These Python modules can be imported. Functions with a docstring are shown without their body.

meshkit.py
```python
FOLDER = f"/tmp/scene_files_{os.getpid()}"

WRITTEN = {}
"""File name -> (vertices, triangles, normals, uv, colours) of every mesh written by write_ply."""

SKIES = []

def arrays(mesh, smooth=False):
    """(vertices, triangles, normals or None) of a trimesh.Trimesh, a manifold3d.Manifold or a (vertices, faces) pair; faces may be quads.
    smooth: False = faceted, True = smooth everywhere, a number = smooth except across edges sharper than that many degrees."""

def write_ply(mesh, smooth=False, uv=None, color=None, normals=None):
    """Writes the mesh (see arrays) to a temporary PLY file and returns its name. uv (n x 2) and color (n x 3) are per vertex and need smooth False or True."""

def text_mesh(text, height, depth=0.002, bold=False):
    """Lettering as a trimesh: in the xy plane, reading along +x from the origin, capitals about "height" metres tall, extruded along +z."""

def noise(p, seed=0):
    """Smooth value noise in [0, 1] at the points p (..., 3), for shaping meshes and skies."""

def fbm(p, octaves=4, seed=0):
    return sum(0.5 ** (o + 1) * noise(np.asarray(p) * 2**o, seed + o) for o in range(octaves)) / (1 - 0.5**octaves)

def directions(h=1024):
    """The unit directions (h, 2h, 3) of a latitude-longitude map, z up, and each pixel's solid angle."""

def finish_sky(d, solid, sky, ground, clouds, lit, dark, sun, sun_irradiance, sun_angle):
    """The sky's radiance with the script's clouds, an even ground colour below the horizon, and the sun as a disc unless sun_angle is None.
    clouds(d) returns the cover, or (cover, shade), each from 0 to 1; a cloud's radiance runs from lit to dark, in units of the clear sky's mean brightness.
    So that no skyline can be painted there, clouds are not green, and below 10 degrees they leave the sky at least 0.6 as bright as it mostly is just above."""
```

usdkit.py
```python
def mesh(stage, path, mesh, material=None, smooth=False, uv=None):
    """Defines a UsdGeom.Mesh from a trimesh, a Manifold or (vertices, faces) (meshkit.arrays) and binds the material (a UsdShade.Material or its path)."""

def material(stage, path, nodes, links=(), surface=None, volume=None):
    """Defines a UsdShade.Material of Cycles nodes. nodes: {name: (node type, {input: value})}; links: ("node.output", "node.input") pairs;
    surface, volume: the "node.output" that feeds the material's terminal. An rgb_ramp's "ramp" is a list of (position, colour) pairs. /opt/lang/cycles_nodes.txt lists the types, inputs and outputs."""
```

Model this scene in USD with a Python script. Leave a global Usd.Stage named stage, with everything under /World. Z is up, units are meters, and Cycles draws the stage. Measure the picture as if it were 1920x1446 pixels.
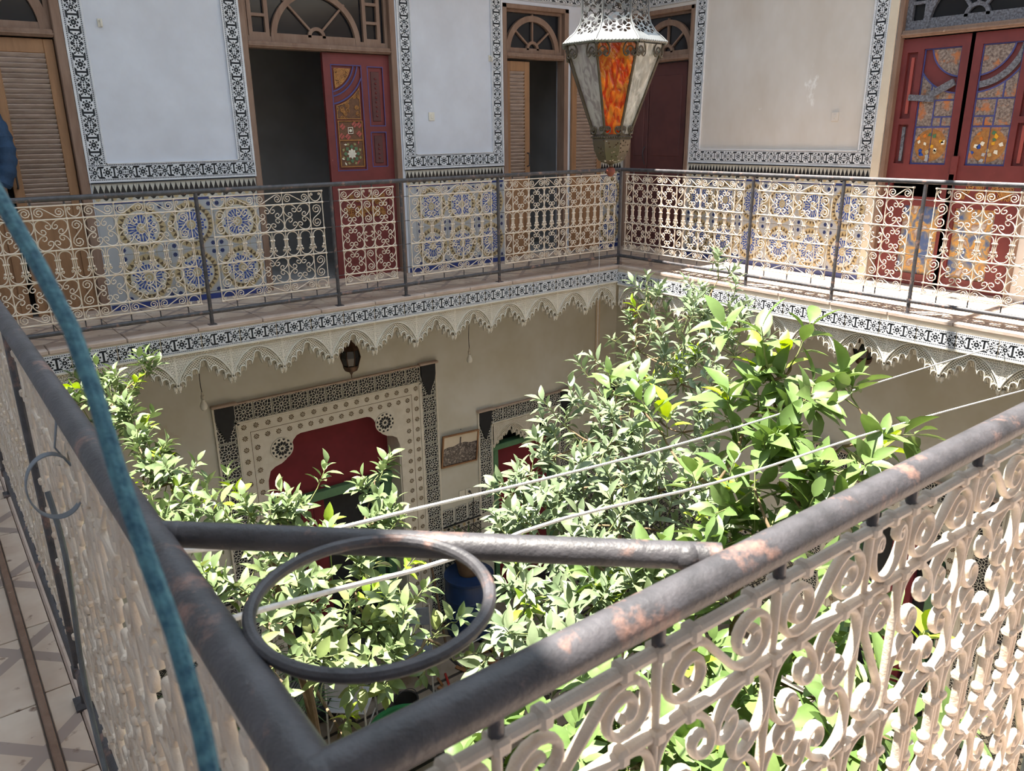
import math, random
import numpy as np, trimesh
from shapely.geometry import Polygon, LineString, Point, box as sbox, MultiPolygon
from shapely.ops import unary_union
from shapely import affinity
from pxr import Usd, UsdGeom, UsdLux, Gf, Sdf, UsdShade, Vt
import usdkit, meshkit

stage = Usd.Stage.CreateInMemory()
UsdGeom.SetStageUpAxis(stage, 'Z'); UsdGeom.SetStageMetersPerUnit(stage, 1.0)
UsdGeom.Xform.Define(stage, '/World'); UsdGeom.Scope.Define(stage, '/World/Looks')
PI = math.pi

# ---------------------------------------------------------------- camera, sky, sun, exposure
cam = UsdGeom.Camera.Define(stage, '/World/camera')
cam.CreateHorizontalApertureAttr(36.0); cam.CreateVerticalApertureAttr(36.0 * 1446 / 1920)
cam.CreateFocalLengthAttr(36.0 * 1473.2 / 1920)
cam.CreateClippingRangeAttr(Gf.Vec2f(0.02, 200.0))
_R = np.array([[0.79435413, -0.60734641, -0.01148287], [-0.19528685, -0.23742649, -0.95157328], [0.57520827, 0.75812862, -0.30720748]])
_E = (-6.1073, -6.1082, 1.3880)
_M = Gf.Matrix4d(*[float(x) for x in (*_R[0], 0, *(-_R[1]), 0, *(-_R[2]), 0, *_E, 1)])
cam.AddTransformOp().Set(_M)
cam.CreateFStopAttr(14.0); cam.CreateFocusDistanceAttr(3.6)
cam.CreateExposureAttr(-0.75)

sky = UsdLux.DomeLight.Define(stage, '/World/sky')
sky.CreateColorAttr(Gf.Vec3f(0.74, 0.87, 1.0)); sky.CreateIntensityAttr(0.95)
sun = UsdLux.DistantLight.Define(stage, '/World/sun')
sun.CreateAngleAttr(0.55); sun.CreateColorAttr(Gf.Vec3f(1.0, 0.94, 0.84)); sun.CreateIntensityAttr(9.6); sun.CreateNormalizeAttr(True)
_d = np.array([0.22, -0.18, -1.0]); _d /= np.linalg.norm(_d)          # the way the sunlight travels
_x = np.cross([0, 1, 0], -_d); _x /= np.linalg.norm(_x); _y = np.cross(-_d, _x)
sun.AddTransformOp().Set(Gf.Matrix4d(*[float(v) for v in (*_x, 0, *_y, 0, *(-_d), 0, 0, 0, 20, 1)]))

# ---------------------------------------------------------------- helpers
W, D, G, ROOF, GROUND = 5.97, 5.72, 1.04, 3.4, -4.35     # court width and depth, gallery depth, heights (gallery floor is z = 0)
def lin(h):
    h = h.lstrip('#'); c = np.array([int(h[i:i + 2], 16) for i in (0, 2, 4)]) / 255.0
    return tuple(np.where(c <= 0.04045, c / 12.92, ((c + 0.055) / 1.055) ** 2.4))
_used = {}
def numbered(parent, name):
    k = (parent, name); n = _used.get(k, 0); _used[k] = n + 1
    return f'{parent}/{name}' + (f'_{n:03d}' if n else '')
def path(o): return '/World' if o is None else (o if isinstance(o, str) else str(o.GetPath()))
def tag(o, label=None, cat=None, group=None, kind=None):
    for k, v in (('label', label), ('category', cat), ('group', group), ('kind', kind)):
        if v: o.SetCustomDataByKey(k, v)
    return o
def thing(name, label, cat, group=None, kind=None, at=None, parent=None):
    x = UsdGeom.Xform.Define(stage, numbered(path(parent), name))
    if at is not None: x.AddTransformOp().Set(gm(at) if isinstance(at, np.ndarray) else Gf.Matrix4d().SetTranslate(Gf.Vec3d(*map(float, at))))
    return tag(x.GetPrim(), label, cat, group, kind)
def gm(m): return Gf.Matrix4d(*[float(x) for x in np.asarray(m).T.ravel()])
def obj(name, mesh, material, parent=None, at=None, smooth=30, label=None, cat=None, group=None, kind=None):
    if isinstance(mesh, list): mesh = join(mesh)
    m = usdkit.mesh(stage, numbered(path(parent), name), mesh, f'/World/Looks/{material}', smooth)
    if at is not None: m.AddTransformOp().Set(gm(at))
    return tag(m.GetPrim(), label, cat, group, kind)
def ref(name, proto, parent, at, label=None, cat=None, group=None, kind=None):
    """a copy of a class prim (with its parts) placed by a matrix"""
    x = UsdGeom.Xform.Define(stage, numbered(path(parent), name)); p = x.GetPrim()
    p.GetReferences().AddInternalReference(proto.GetPath()); p.SetInstanceable(True)
    x.AddTransformOp().Set(gm(at))
    return tag(p, label, cat, group, kind)
def proto(name):
    stage.CreateClassPrim('/World/kinds') if not stage.GetPrimAtPath('/World/kinds') else None
    return UsdGeom.Xform.Define(stage, numbered('/World/kinds', name)).GetPrim()
def join(ms):
    ms = [m for m in ms if m is not None]
    return trimesh.util.concatenate([m if isinstance(m, trimesh.Trimesh) else trimesh.Trimesh(*m, process=False) for m in ms])
def F(o, u, v, n):
    m = np.eye(4); m[:3, 0], m[:3, 1], m[:3, 2], m[:3, 3] = u, v, n, o; return m
BACK = F((0, G, 0), (1, 0, 0), (0, 0, 1), (0, -1, 0))          # wall frames: u along the wall, v up, n into the court
RIGHT = F((G, 0, 0), (0, -1, 0), (0, 0, 1), (-1, 0, 0))
LEFT = F((-W - G, 0, 0), (0, 1, 0), (0, 0, 1), (1, 0, 0))
NEAR = F((0, -D - G, 0), (-1, 0, 0), (0, 0, 1), (0, 1, 0))
def out(f, n): f = f.copy(); f[:3, 3] += f[:3, 2] * n; return f
RB, RR, RL, RN = (out(f, G) for f in (BACK, RIGHT, LEFT, NEAR))  # railing planes
def on(f, u=0, v=0, n=0, s=1, rot=0, flip=1):
    c, r = math.cos(rot), math.sin(rot); m = np.eye(4)
    m[:3, :3] = np.array([[c * flip, -r, 0], [r * flip, c, 0], [0, 0, 1]]) * s; m[:3, 3] = (u, v, n)
    return f @ m
def put(mesh, m):
    mesh = mesh.copy(); mesh.apply_transform(m)
    return mesh
_bevel = []
def bevel_faces():
    """signs, insets and faces of a box with chamfered edges, 24 points"""
    S, I = [], []
    for c in np.ndindex(2, 2, 2):
        for k in range(3): S.append(np.where(c, 1, -1)); I.append(np.where(np.arange(3) == k, 0, 1))
    S, I = np.array(S), np.array(I); h = trimesh.convex.convex_hull(S * 1.0 - S * I * .2, repair=False); p = S * 1.0 - S * I * .2
    idx = np.argmin(np.linalg.norm(h.vertices[:, None] - p[None], axis=2), axis=1); f = idx[h.faces]
    c = p[f].mean(1); n = np.cross(p[f[:, 1]] - p[f[:, 0]], p[f[:, 2]] - p[f[:, 0]]); bad = (n * c).sum(1) < 0; f[bad] = f[bad][:, ::-1]
    return S, I, f
def bx(u0, u1, v0, v1, n0, n1, f=None, bev=0.0):
    if bev:
        b = min(bev, (u1 - u0) / 2.1, (v1 - v0) / 2.1, (n1 - n0) / 2.1); lo, hi = np.array((u0, v0, n0)), np.array((u1, v1, n1))
        if not _bevel: _bevel.append(bevel_faces())
        m = trimesh.Trimesh(np.where(_bevel[0][0] > 0, hi, lo) - _bevel[0][0] * _bevel[0][1] * b, _bevel[0][2], process=False)
    else:
        m = trimesh.creation.box([u1 - u0, v1 - v0, n1 - n0]); m.apply_translation([(u0 + u1) / 2, (v0 + v1) / 2, (n0 + n1) / 2])
    return m if f is None else put(m, f)
def ext(poly, n0, n1, f=None):
    """extrude a shapely polygon of the u-v plane from n0 to n1"""
    ps = [g for g in getattr(poly, 'geoms', [poly]) if g.area > 1e-9 and g.geom_type == 'Polygon']
    m = join([trimesh.creation.extrude_polygon(g, n1 - n0, engine='earcut') for g in ps]); m.apply_translation([0, 0, n0])
    return m if f is None else put(m, f)
def sweep(pts, r, r2=None, up=None, sides=8, closed=False, caps=True):
    """tube along points; r in the plane across 'up', r2 along 'up'; r may vary per point"""
    p = np.asarray(pts, float); n = len(p); r = np.broadcast_to(r, (n,)); r2 = r if r2 is None else np.broadcast_to(r2, (n,))
    t = (np.roll(p, -1, 0) - np.roll(p, 1, 0)) if closed else np.gradient(p, axis=0)
    t /= np.linalg.norm(t, axis=1, keepdims=True) + 1e-12
    if up is None:
        a = np.zeros_like(p); k = np.eye(3)[np.argmin(np.abs(t[0]))]; k = k - t[0] * (k @ t[0])
        for i in range(n):
            k = k - t[i] * (k @ t[i]); k /= np.linalg.norm(k) + 1e-12; a[i] = k
    else:
        a = np.broadcast_to(np.asarray(up, float), p.shape); a = a - t * (a * t).sum(1, keepdims=True); a /= np.linalg.norm(a, axis=1, keepdims=True) + 1e-12
    b = np.cross(t, a); ang = np.arange(sides) * 2 * PI / sides + PI / sides
    v = p[:, None] + r2[:, None, None] * np.cos(ang)[None, :, None] * a[:, None] + r[:, None, None] * np.sin(ang)[None, :, None] * b[:, None]
    m = n if closed else n - 1
    i, j = np.meshgrid(np.arange(m), np.arange(sides), indexing='ij'); i2, j2 = (i + 1) % n, (j + 1) % sides
    q = np.stack([i * sides + j, i2 * sides + j, i2 * sides + j2, i * sides + j2], -1).reshape(-1, 4)
    f = np.vstack([q[:, [0, 2, 1]], q[:, [0, 3, 2]]]); v = v.reshape(-1, 3)
    if caps and not closed:
        v = np.vstack([v, p[0], p[-1]]); c0, c1 = n * sides, n * sides + 1; k = np.arange(sides)
        f = np.vstack([f, np.c_[np.full(sides, c0), (k + 1) % sides, k][:, [0, 2, 1]], np.c_[np.full(sides, c1), k + (n - 1) * sides, (k + 1) % sides + (n - 1) * sides][:, [0, 2, 1]]])
    mm = trimesh.Trimesh(v, f, process=False)
    if mm.volume < 0: mm.invert()
    return mm
def tube(a, b, r, sides=10, n=2): return sweep(np.linspace(a, b, n), r, sides=sides)
def lathe(prof, sides=24, at=(0, 0, 0)):
    m = trimesh.creation.revolve(np.array(prof, float), sections=sides); m.apply_translation(at)
    return m
def ball(c, r, s=1): m = trimesh.creation.icosphere(subdivisions=s, radius=1.0); m.apply_scale(r); m.apply_translation(c); return m
def smoothline(pts, n=40):
    from scipy.interpolate import CubicSpline
    p = np.array(pts, float); s = np.r_[0, np.cumsum(np.linalg.norm(np.diff(p, axis=0), axis=1))]
    return CubicSpline(s, p)(np.linspace(0, s[-1], n))

# ---------------------------------------------------------------- materials
def look(name, c1, c2=None, scale=6.0, rough=0.6, bump=0.0, bscale=None, c3=None, t3=(0.62, 0.7), s3=None, detail=6, metal=0.0, stretch=(1, 1, 1), spec=0.5, vary=0.0, ramp=(0.35, 0.65), coord='position', d3=6, coat=0):
    """noise mix of c1 and c2 in object space, a third colour in patches, a fine bump; vary: brightness per object"""
    N, L = {'g': ('geometry', {}), 'p': ('principled_bsdf', {'roughness': rough, 'metallic': metal, 'specular_ior_level': spec, 'coat_weight': coat, 'base_color': lin(c1)})}, []
    N['m'] = ('mapping', {'scale': stretch}); L.append(('g.position', 'm.vector'))
    col = None
    if c2:
        N['n'] = ('noise_texture', {'scale': scale, 'detail': detail, 'roughness': 0.6}); L.append(('m.vector', 'n.vector'))
        N['r'] = ('rgb_ramp', {'ramp': [(ramp[0], lin(c1)), (ramp[1], lin(c2))]}); L.append(('n.fac', 'r.fac')); col = 'r.color'
    if c3:
        N['n3'] = ('noise_texture', {'scale': s3 or scale * 0.4, 'detail': d3, 'roughness': 0.65}); L.append(('m.vector', 'n3.vector'))
        N['r3'] = ('rgb_ramp', {'ramp': [(t3[0], (0, 0, 0)), (t3[1], (1, 1, 1))]}); L.append(('n3.fac', 'r3.fac'))
        N['x3'] = ('mix', {'color1': lin(c1), 'color2': lin(c3)}); L.append(('r3.color', 'x3.fac'))
        if col: L.append((col, 'x3.color1'))
        col = 'x3.color'
    if vary:
        N['o'] = ('object_info', {}); N['v'] = ('math', {'math_type': 'multiply_add', 'value2': 2 * vary, 'value3': 1 - vary}); L.append(('o.random', 'v.value1'))
        N['h'] = ('hsv', {'color': lin(c1)}); L.append(('v.value', 'h.value'))
        if col: L.append((col, 'h.color'))
        col = 'h.color'
    if col: L.append((col, 'p.base_color'))
    if bump:
        N['nb'] = ('noise_texture', {'scale': bscale or scale * 8, 'detail': 5, 'roughness': 0.6}); L.append(('m.vector', 'nb.vector'))
        N['b'] = ('bump', {'strength': bump, 'distance': 0.004}); L += [('nb.fac', 'b.height'), ('b.normal', 'p.normal')]
    return usdkit.material(stage, f'/World/Looks/{name}', N, L, surface='p.BSDF')
look('plaster_white', '#d2d6e0', '#c8cbd4', 3, 0.85, 0.15, 40, c3='#b9ab9c', t3=(0.70, 0.80), s3=1.3)
look('plaster_cream', '#cfcfc8', '#c3c1b4', 2.2, 0.9, 0.2, 30, c3='#b79f80', t3=(0.66, 0.86), s3=1.6)
look('plaster_aged', '#d6cfc9', '#cac0b6', 1.9, 0.88, 0.25, 30, c3='#e6e2de', t3=(0.63, 0.66), s3=2.6, stretch=(1, 1, .6))
look('plaster_soft', '#d8cab6', '#cfc0ab', 4, 0.9, 0.2, 40)
look('room_dark', '#b8b6b6', '#a8a4a2', 2, 0.9)
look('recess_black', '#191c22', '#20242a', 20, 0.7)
look('recess_brown', '#76664e', '#66563f', 20, 0.8)
look('relief_white', '#dcdee2', '#ccced4', 12, 0.7, 0.1, 150, c3='#8f8374', t3=(0.70, 0.80), s3=3.0)
look('relief_cream', '#dcd7cb', '#d0cabc', 9, 0.75, 0.1, 120, c3='#a08a6c', t3=(0.72, 0.82), s3=1.8)
look('stucco_cream', '#dedacf', '#d2cdc0', 9, 0.8, 0.12, 120)
look('stucco_white', '#e4e2da', '#d8d5cb', 9, 0.8, 0.1, 120)
look('iron_dark', '#3b3a3d', '#504e52', 22, 0.46, 0.35, 150, c3='#86695f', t3=(0.57, 0.66), s3=14, spec=0.5, d3=10)
look('iron_thin', '#2c2c31', '#3a393d', 14, 0.5, 0.15, 200)
look('iron_cream', '#e3d7c8', '#d3c2af', 14, 0.62, 0.5, 130, c3='#7a6650', t3=(0.72, 0.78), s3=38, detail=8)
look('slab_stone', '#c4b2a6', '#b09c8e', 5, 0.8, 0.3, 60, c3='#6a5244', t3=(0.62, 0.72), s3=4)
look('wood_frame', '#7d6252', '#8d7464', 6, 0.75, 0.3, 60, c3='#b9a494', t3=(0.66, 0.74), s3=8, stretch=(3, 3, .6))
look('wood_shutter', '#9c7452', '#886446', 5, 0.65, 0.25, 60, stretch=(4, 4, .5))
look('wood_slat', '#b8a69c', '#a28f84', 8, 0.7, 0.2, 60, stretch=(1, 1, 4), vary=.07)
look('paint_red', '#742f2e', '#662827', 5, 0.55, 0.2, 60, c3='#a06a5e', t3=(0.70, 0.76), s3=14)
look('paint_maroon', '#5a3230', '#4c2a2a', 5, 0.6, 0.15, 60)
look('paint_blue', '#3a3f78', '#4a4a80', 14, 0.6)
look('gold_carving', '#b07a3c', '#8a5a2c', 30, 0.55, 0.4, 90)
look('carving_brown', '#5a3a26', '#6e4a30', 40, 0.6, 0.6, 120)
look('carving_grey', '#9c8c80', '#5c4a44', 46, 0.6, 1.0, 90, detail=3, c3='#b06a3c', t3=(0.52, 0.62), s3=9)
look('carving_slate', '#7e8088', '#4e4a50', 60, 0.6, 1.0, 110, detail=3)
for k, c in dict(ochre='#b3a07a', blue='#2b4894', navy='#23315f', green='#4c7050', red='#b8503c', ivory='#e2dccb', yellow='#d9a028', black='#1d1d20', brown='#584a3a', sage='#8c8c5c', greyblue='#a4a7ac', orange='#c8742c', dustyred='#a45048').items():
    look('glaze_' + k, c, None, rough=0.3, vary=0.06, bump=0.06, bscale=60)
look('glaze_white', '#c2bfb6', '#b3b0a6', 12, 0.3, 0.05, 80, vary=.04)
look('blue_tile', '#283a7c', '#223068', 8, 0.3, vary=.1)
look('green_paint', '#5c8a64', '#4f7a58', 7, 0.55, 0.15, 60)
look('green_dark', '#2f4a3a', '#28402f', 7, 0.6)
look('cloth_red', '#7a2430', '#6c1f2a', 5, 0.8, 0.1, 60)
look('rope_blue', '#275a72', '#5c93a0', 160, 0.6, 0.8, 500)
look('cord_white', '#dcdcdc', '#c4c6c8', 40, 0.5)
look('cable_grey', '#6e757b', '#5c6268', 30, 0.55)
look('strap', '#7f8790', '#6a727c', 30, 0.5)
look('bulb_glass', '#d8d4c8', None, rough=0.15)
look('socket', '#bdb6a8', None, rough=0.4)
look('outlet_white', '#dcd8cc', None, rough=0.4)
look('lantern_dark', '#4a3a30', '#5c4638', 20, 0.45, metal=.6)
look('jacket_blue', '#1e3550', '#274463', 12, 0.8, 0.4, 60)
usdkit.material(stage, '/World/Looks/pane_dark', {'p': ('principled_bsdf', {'base_color': lin('#1b1c20'), 'roughness': 0.12})}, [], surface='p.BSDF')
def floor_look():
    """beige stone tile with a grey diagonal lattice in the glaze"""
    N = {'g': ('geometry', {}), 's': ('separate_xyz', {}), 'n': ('noise_texture', {'scale': 7, 'detail': 6}), 'r': ('rgb_ramp', {'ramp': [(.35, lin('#d2c2b2')), (.65, lin('#bfa997'))]}), 'o': ('object_info', {}),
         'a': ('math', {'math_type': 'add'}), 'b': ('math', {'math_type': 'subtract'}), 'n2': ('noise_texture', {'scale': 18, 'detail': 5}), 'r2': ('rgb_ramp', {'ramp': [(.63, (0, 0, 0)), (.72, (1, 1, 1))]}),
         'x': ('mix', {'color2': lin('#8d7d78')}), 'y': ('mix', {'color2': lin('#6b4a38')}), 'mx': ('math', {'math_type': 'maximum'}), 'f': ('math', {'math_type': 'multiply', 'value2': 0.75}),
         'p': ('principled_bsdf', {'roughness': 0.45}), 'v': ('math', {'math_type': 'multiply_add', 'value2': .14, 'value3': .93}), 'h': ('hsv', {})}
    L = [('g.position', 's.vector'), ('g.position', 'n.vector'), ('n.fac', 'r.fac'), ('s.x', 'a.value1'), ('s.y', 'a.value2'), ('s.x', 'b.value1'), ('s.y', 'b.value2'), ('g.position', 'n2.vector'), ('n2.fac', 'r2.fac')]
    for k, per in (('a', .47), ('b', .47)):
        N[k + 'm'] = ('math', {'math_type': 'multiply', 'value2': 1 / per}); N[k + 'f'] = ('math', {'math_type': 'fraction'}); N[k + 'l'] = ('math', {'math_type': 'less_than', 'value2': .11})
        N[k + 'o'] = ('math', {'math_type': 'add', 'value2': 40.0})
        L += [(k + '.value', k + 'm.value1'), (k + 'm.value', k + 'o.value1'), (k + 'o.value', k + 'f.value1'), (k + 'f.value', k + 'l.value1')]
    L += [('al.value', 'mx.value1'), ('bl.value', 'mx.value2'), ('mx.value', 'f.value1'), ('f.value', 'x.fac'), ('r.color', 'x.color1'), ('x.color', 'y.color1'), ('r2.color', 'y.fac'), ('o.random', 'v.value1'), ('v.value', 'h.value'), ('y.color', 'h.color'), ('h.color', 'p.base_color')]
    usdkit.material(stage, '/World/Looks/floor_tile', N, L, surface='p.BSDF')
floor_look()
look('court_tile', '#9a8e80', '#85796a', 6, 0.5, 0.1, 50, vary=.08, c3='#6d5c4a', t3=(.6, .75), s3=3)
look('court_dark', '#3d3a36', '#33302d', 9, 0.5)
def net_look(name, c1, c2, s, thr=.3, rough=.7):
    """a fine net: dark holes of a hex-like grid too small to build"""
    N = {'t': ('texture_coordinate', {}), 'm': ('mapping', {'scale': (s, s, s), 'rotation': (0, 0, PI / 4)}), 'v': ('voronoi_texture', {'scale': 1.0, 'randomness': 0.0, 'dimensions': '2D'}),
         'r': ('rgb_ramp', {'ramp': [(thr, lin(c2)), (thr + .1, lin(c1))]}), 'p': ('principled_bsdf', {'roughness': rough})}
    usdkit.material(stage, f'/World/Looks/{name}', N, [('t.object', 'm.vector'), ('m.vector', 'v.vector'), ('v.distance', 'r.fac'), ('r.color', 'p.base_color')], surface='p.BSDF')
net_look('net_cream', '#d2ccbd', '#6f6552', 64)
def mosaic_look(name, cols, s):
    """glazed mosaic with pieces of a few pixels: a star lattice from two folded grids"""
    N = {'g': ('geometry', {}), 's': ('separate_xyz', {}), 'c': ('math', {'math_type': 'subtract'}), 'k': ('combine_xyz', {}), 'm': ('mapping', {'scale': (s, s, s)}), 'v': ('voronoi_texture', {'scale': 1.0, 'randomness': 0.0, 'dimensions': '2D', 'metric': 'manhattan'}),
         'r': ('rgb_ramp', {'ramp': cols, 'interpolate': False}), 'p': ('principled_bsdf', {'roughness': .35}), 'm2': ('mapping', {'scale': (s, s, s), 'rotation': (0, 0, PI / 4)}), 'v2': ('voronoi_texture', {'scale': 1.0, 'randomness': 0.0, 'dimensions': '2D', 'metric': 'chebychev'}), 'a': ('math', {'math_type': 'maximum'})}
    L = [('g.position', 's.vector'), ('s.x', 'c.value1'), ('s.y', 'c.value2'), ('c.value', 'k.x'), ('s.z', 'k.y'), ('k.vector', 'm.vector'), ('m.vector', 'v.vector'), ('k.vector', 'm2.vector'), ('m2.vector', 'v2.vector'), ('v.distance', 'a.value1'), ('v2.distance', 'a.value2'), ('a.value', 'r.fac'), ('r.color', 'p.base_color')]
    usdkit.material(stage, f'/World/Looks/{name}', N, L, surface='p.BSDF')
mosaic_look('mosaic_dark', [(0, lin('#c9c6bb')), (.17, lin('#1f2023')), (.34, lin('#a9a699')), (.42, lin('#26282c')), (.62, lin('#b5b2a6'))], 13)

# ---------------------------------------------------------------- ornament pieces (class prims, placed as copies)
def petals(n, r0, r1, w, rot=0, c=(0, 0)):
    """n almond holes between the radii r0 and r1"""
    out_ = []
    for k in range(n):
        a = rot + 2 * PI * k / n; m = (r0 + r1) / 2
        p = Polygon([(r0, 0), (m - (r1 - r0) * .05, w / 2), (m + (r1 - r0) * .25, w / 2), (r1, 0), (m + (r1 - r0) * .25, -w / 2), (m - (r1 - r0) * .05, -w / 2)])
        out_.append(affinity.translate(affinity.rotate(p, a, origin=(0, 0), use_radians=True), *c))
    return out_
def strap_tile():
    """carved frieze piece 0.284 x 0.13: black bars shaped like an H on both sides of a star, leaf medallions at the ends"""
    L, h, H = .284, .13, []
    for s in (-1, 1):
        for k in range(20):
            u = -L / 2 + (k + .5) * L / 20
            H.append(Polygon([(u - .0052, s * .0565), (u, s * .0565 + .0028), (u + .0052, s * .0565), (u, s * .0565 - .0028)]))
        H.append(sbox(s * .052 - .0058, -.036, s * .052 + .0058, .036))
        for t in (-1, 1):
            H.append(Polygon([(s * .052 - .027, t * .033), (s * .052 + .020, t * .033), (s * .052 + .029, t * .0445), (s * .052 - .020, t * .0445)]))
        H += petals(8, .005, .018, .0075, .4, (s * .1, 0)) + petals(8, .0195, .0275, .008, .8, (s * .1, 0)) + [affinity.translate(p, s * .098, 0) for q in (0,) for p in [Polygon([(-.006, t * .027), (.006, t * .027), (0, t * .036)]) for t in (-1, 1)]]
        for t in (-1, 1):
            H += [Polygon([(s * .142, t * .012), (s * .128, t * .036), (s * .142, t * .044)]), Polygon([(s * .126, t * .012), (s * .12, t * .03), (s * .133, t * .02)]), Polygon([(s * .075, t * .018), (s * .085, t * .03), (s * .07, t * .03)]),
                  Polygon([(s * .112, t * .03), (s * .118, t * .043), (s * .1, t * .043)])]
        H.append(Polygon([(s * .142, -.004), (s * .132, 0), (s * .142, .004)]))
    H += petals(8, .005, .021, .009, PI / 8) + petals(8, .0225, .036, .0125, 0)
    pl = sbox(-L / 2, -h / 2, L / 2, h / 2).difference(unary_union([q.buffer(.0015, 1) for q in H]).intersection(sbox(-L / 2, -.0615, L / 2, .0615)))
    for s in (-1, 1): pl = pl.difference(sbox(-L / 2, s * .0488 - .0012, L / 2, s * .0488 + .0012))
    p = proto('strap_tile'); obj('relief', ext(pl, .004, .011), 'relief_white', p, smooth=False); obj('backing', bx(-L / 2, L / 2, -h / 2, h / 2, 0, .0045), 'recess_black', p, smooth=False)
    return p
STRAP = strap_tile()
def lattice_tile():
    """pierced star lattice 0.165 square over a dark ground: ten-petalled rosette drawn in thin straps"""
    s = .165; sq = sbox(-s / 2, -s / 2, s / 2, s / 2); ln = []
    for k in range(10):
        a = k * PI / 5; R = lambda r, t: (r * math.cos(a + t), r * math.sin(a + t))
        h = PI / 10; ln += [LineString([R(.0145, h), R(.047, h)]), LineString([R(.047, -h), R(.061, 0), R(.047, h)]), LineString([R(.061, 0), R(.082, .24), R(.105, .30)]), LineString([R(.061, 0), R(.082, -.24), R(.105, -.30)])]
    ln += [Point(0, 0).buffer(.0145, 4).exterior, sq.buffer(-.001).exterior] + [Point(a * s / 2, b * s / 2).buffer(.02, 2).exterior for a in (-1, 1) for b in (-1, 1)]
    pl = unary_union([q.buffer(.0022, 1, cap_style=2, join_style=2) for q in ln]).intersection(sq)
    p = proto('lattice_tile'); obj('relief', ext(pl, .003, .0085), 'stucco_white', p, smooth=False); obj('backing', bx(-s / 2, s / 2, -s / 2, s / 2, 0, .0035), 'recess_black', p, smooth=False)
    return p
LATTICE = lattice_tile()
def kite(r0, r1, rm, w, a): return affinity.rotate(Polygon([(r0, 0), (rm, w), (r1, 0), (rm, -w)]), a, origin=(0, 0), use_radians=True)
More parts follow.
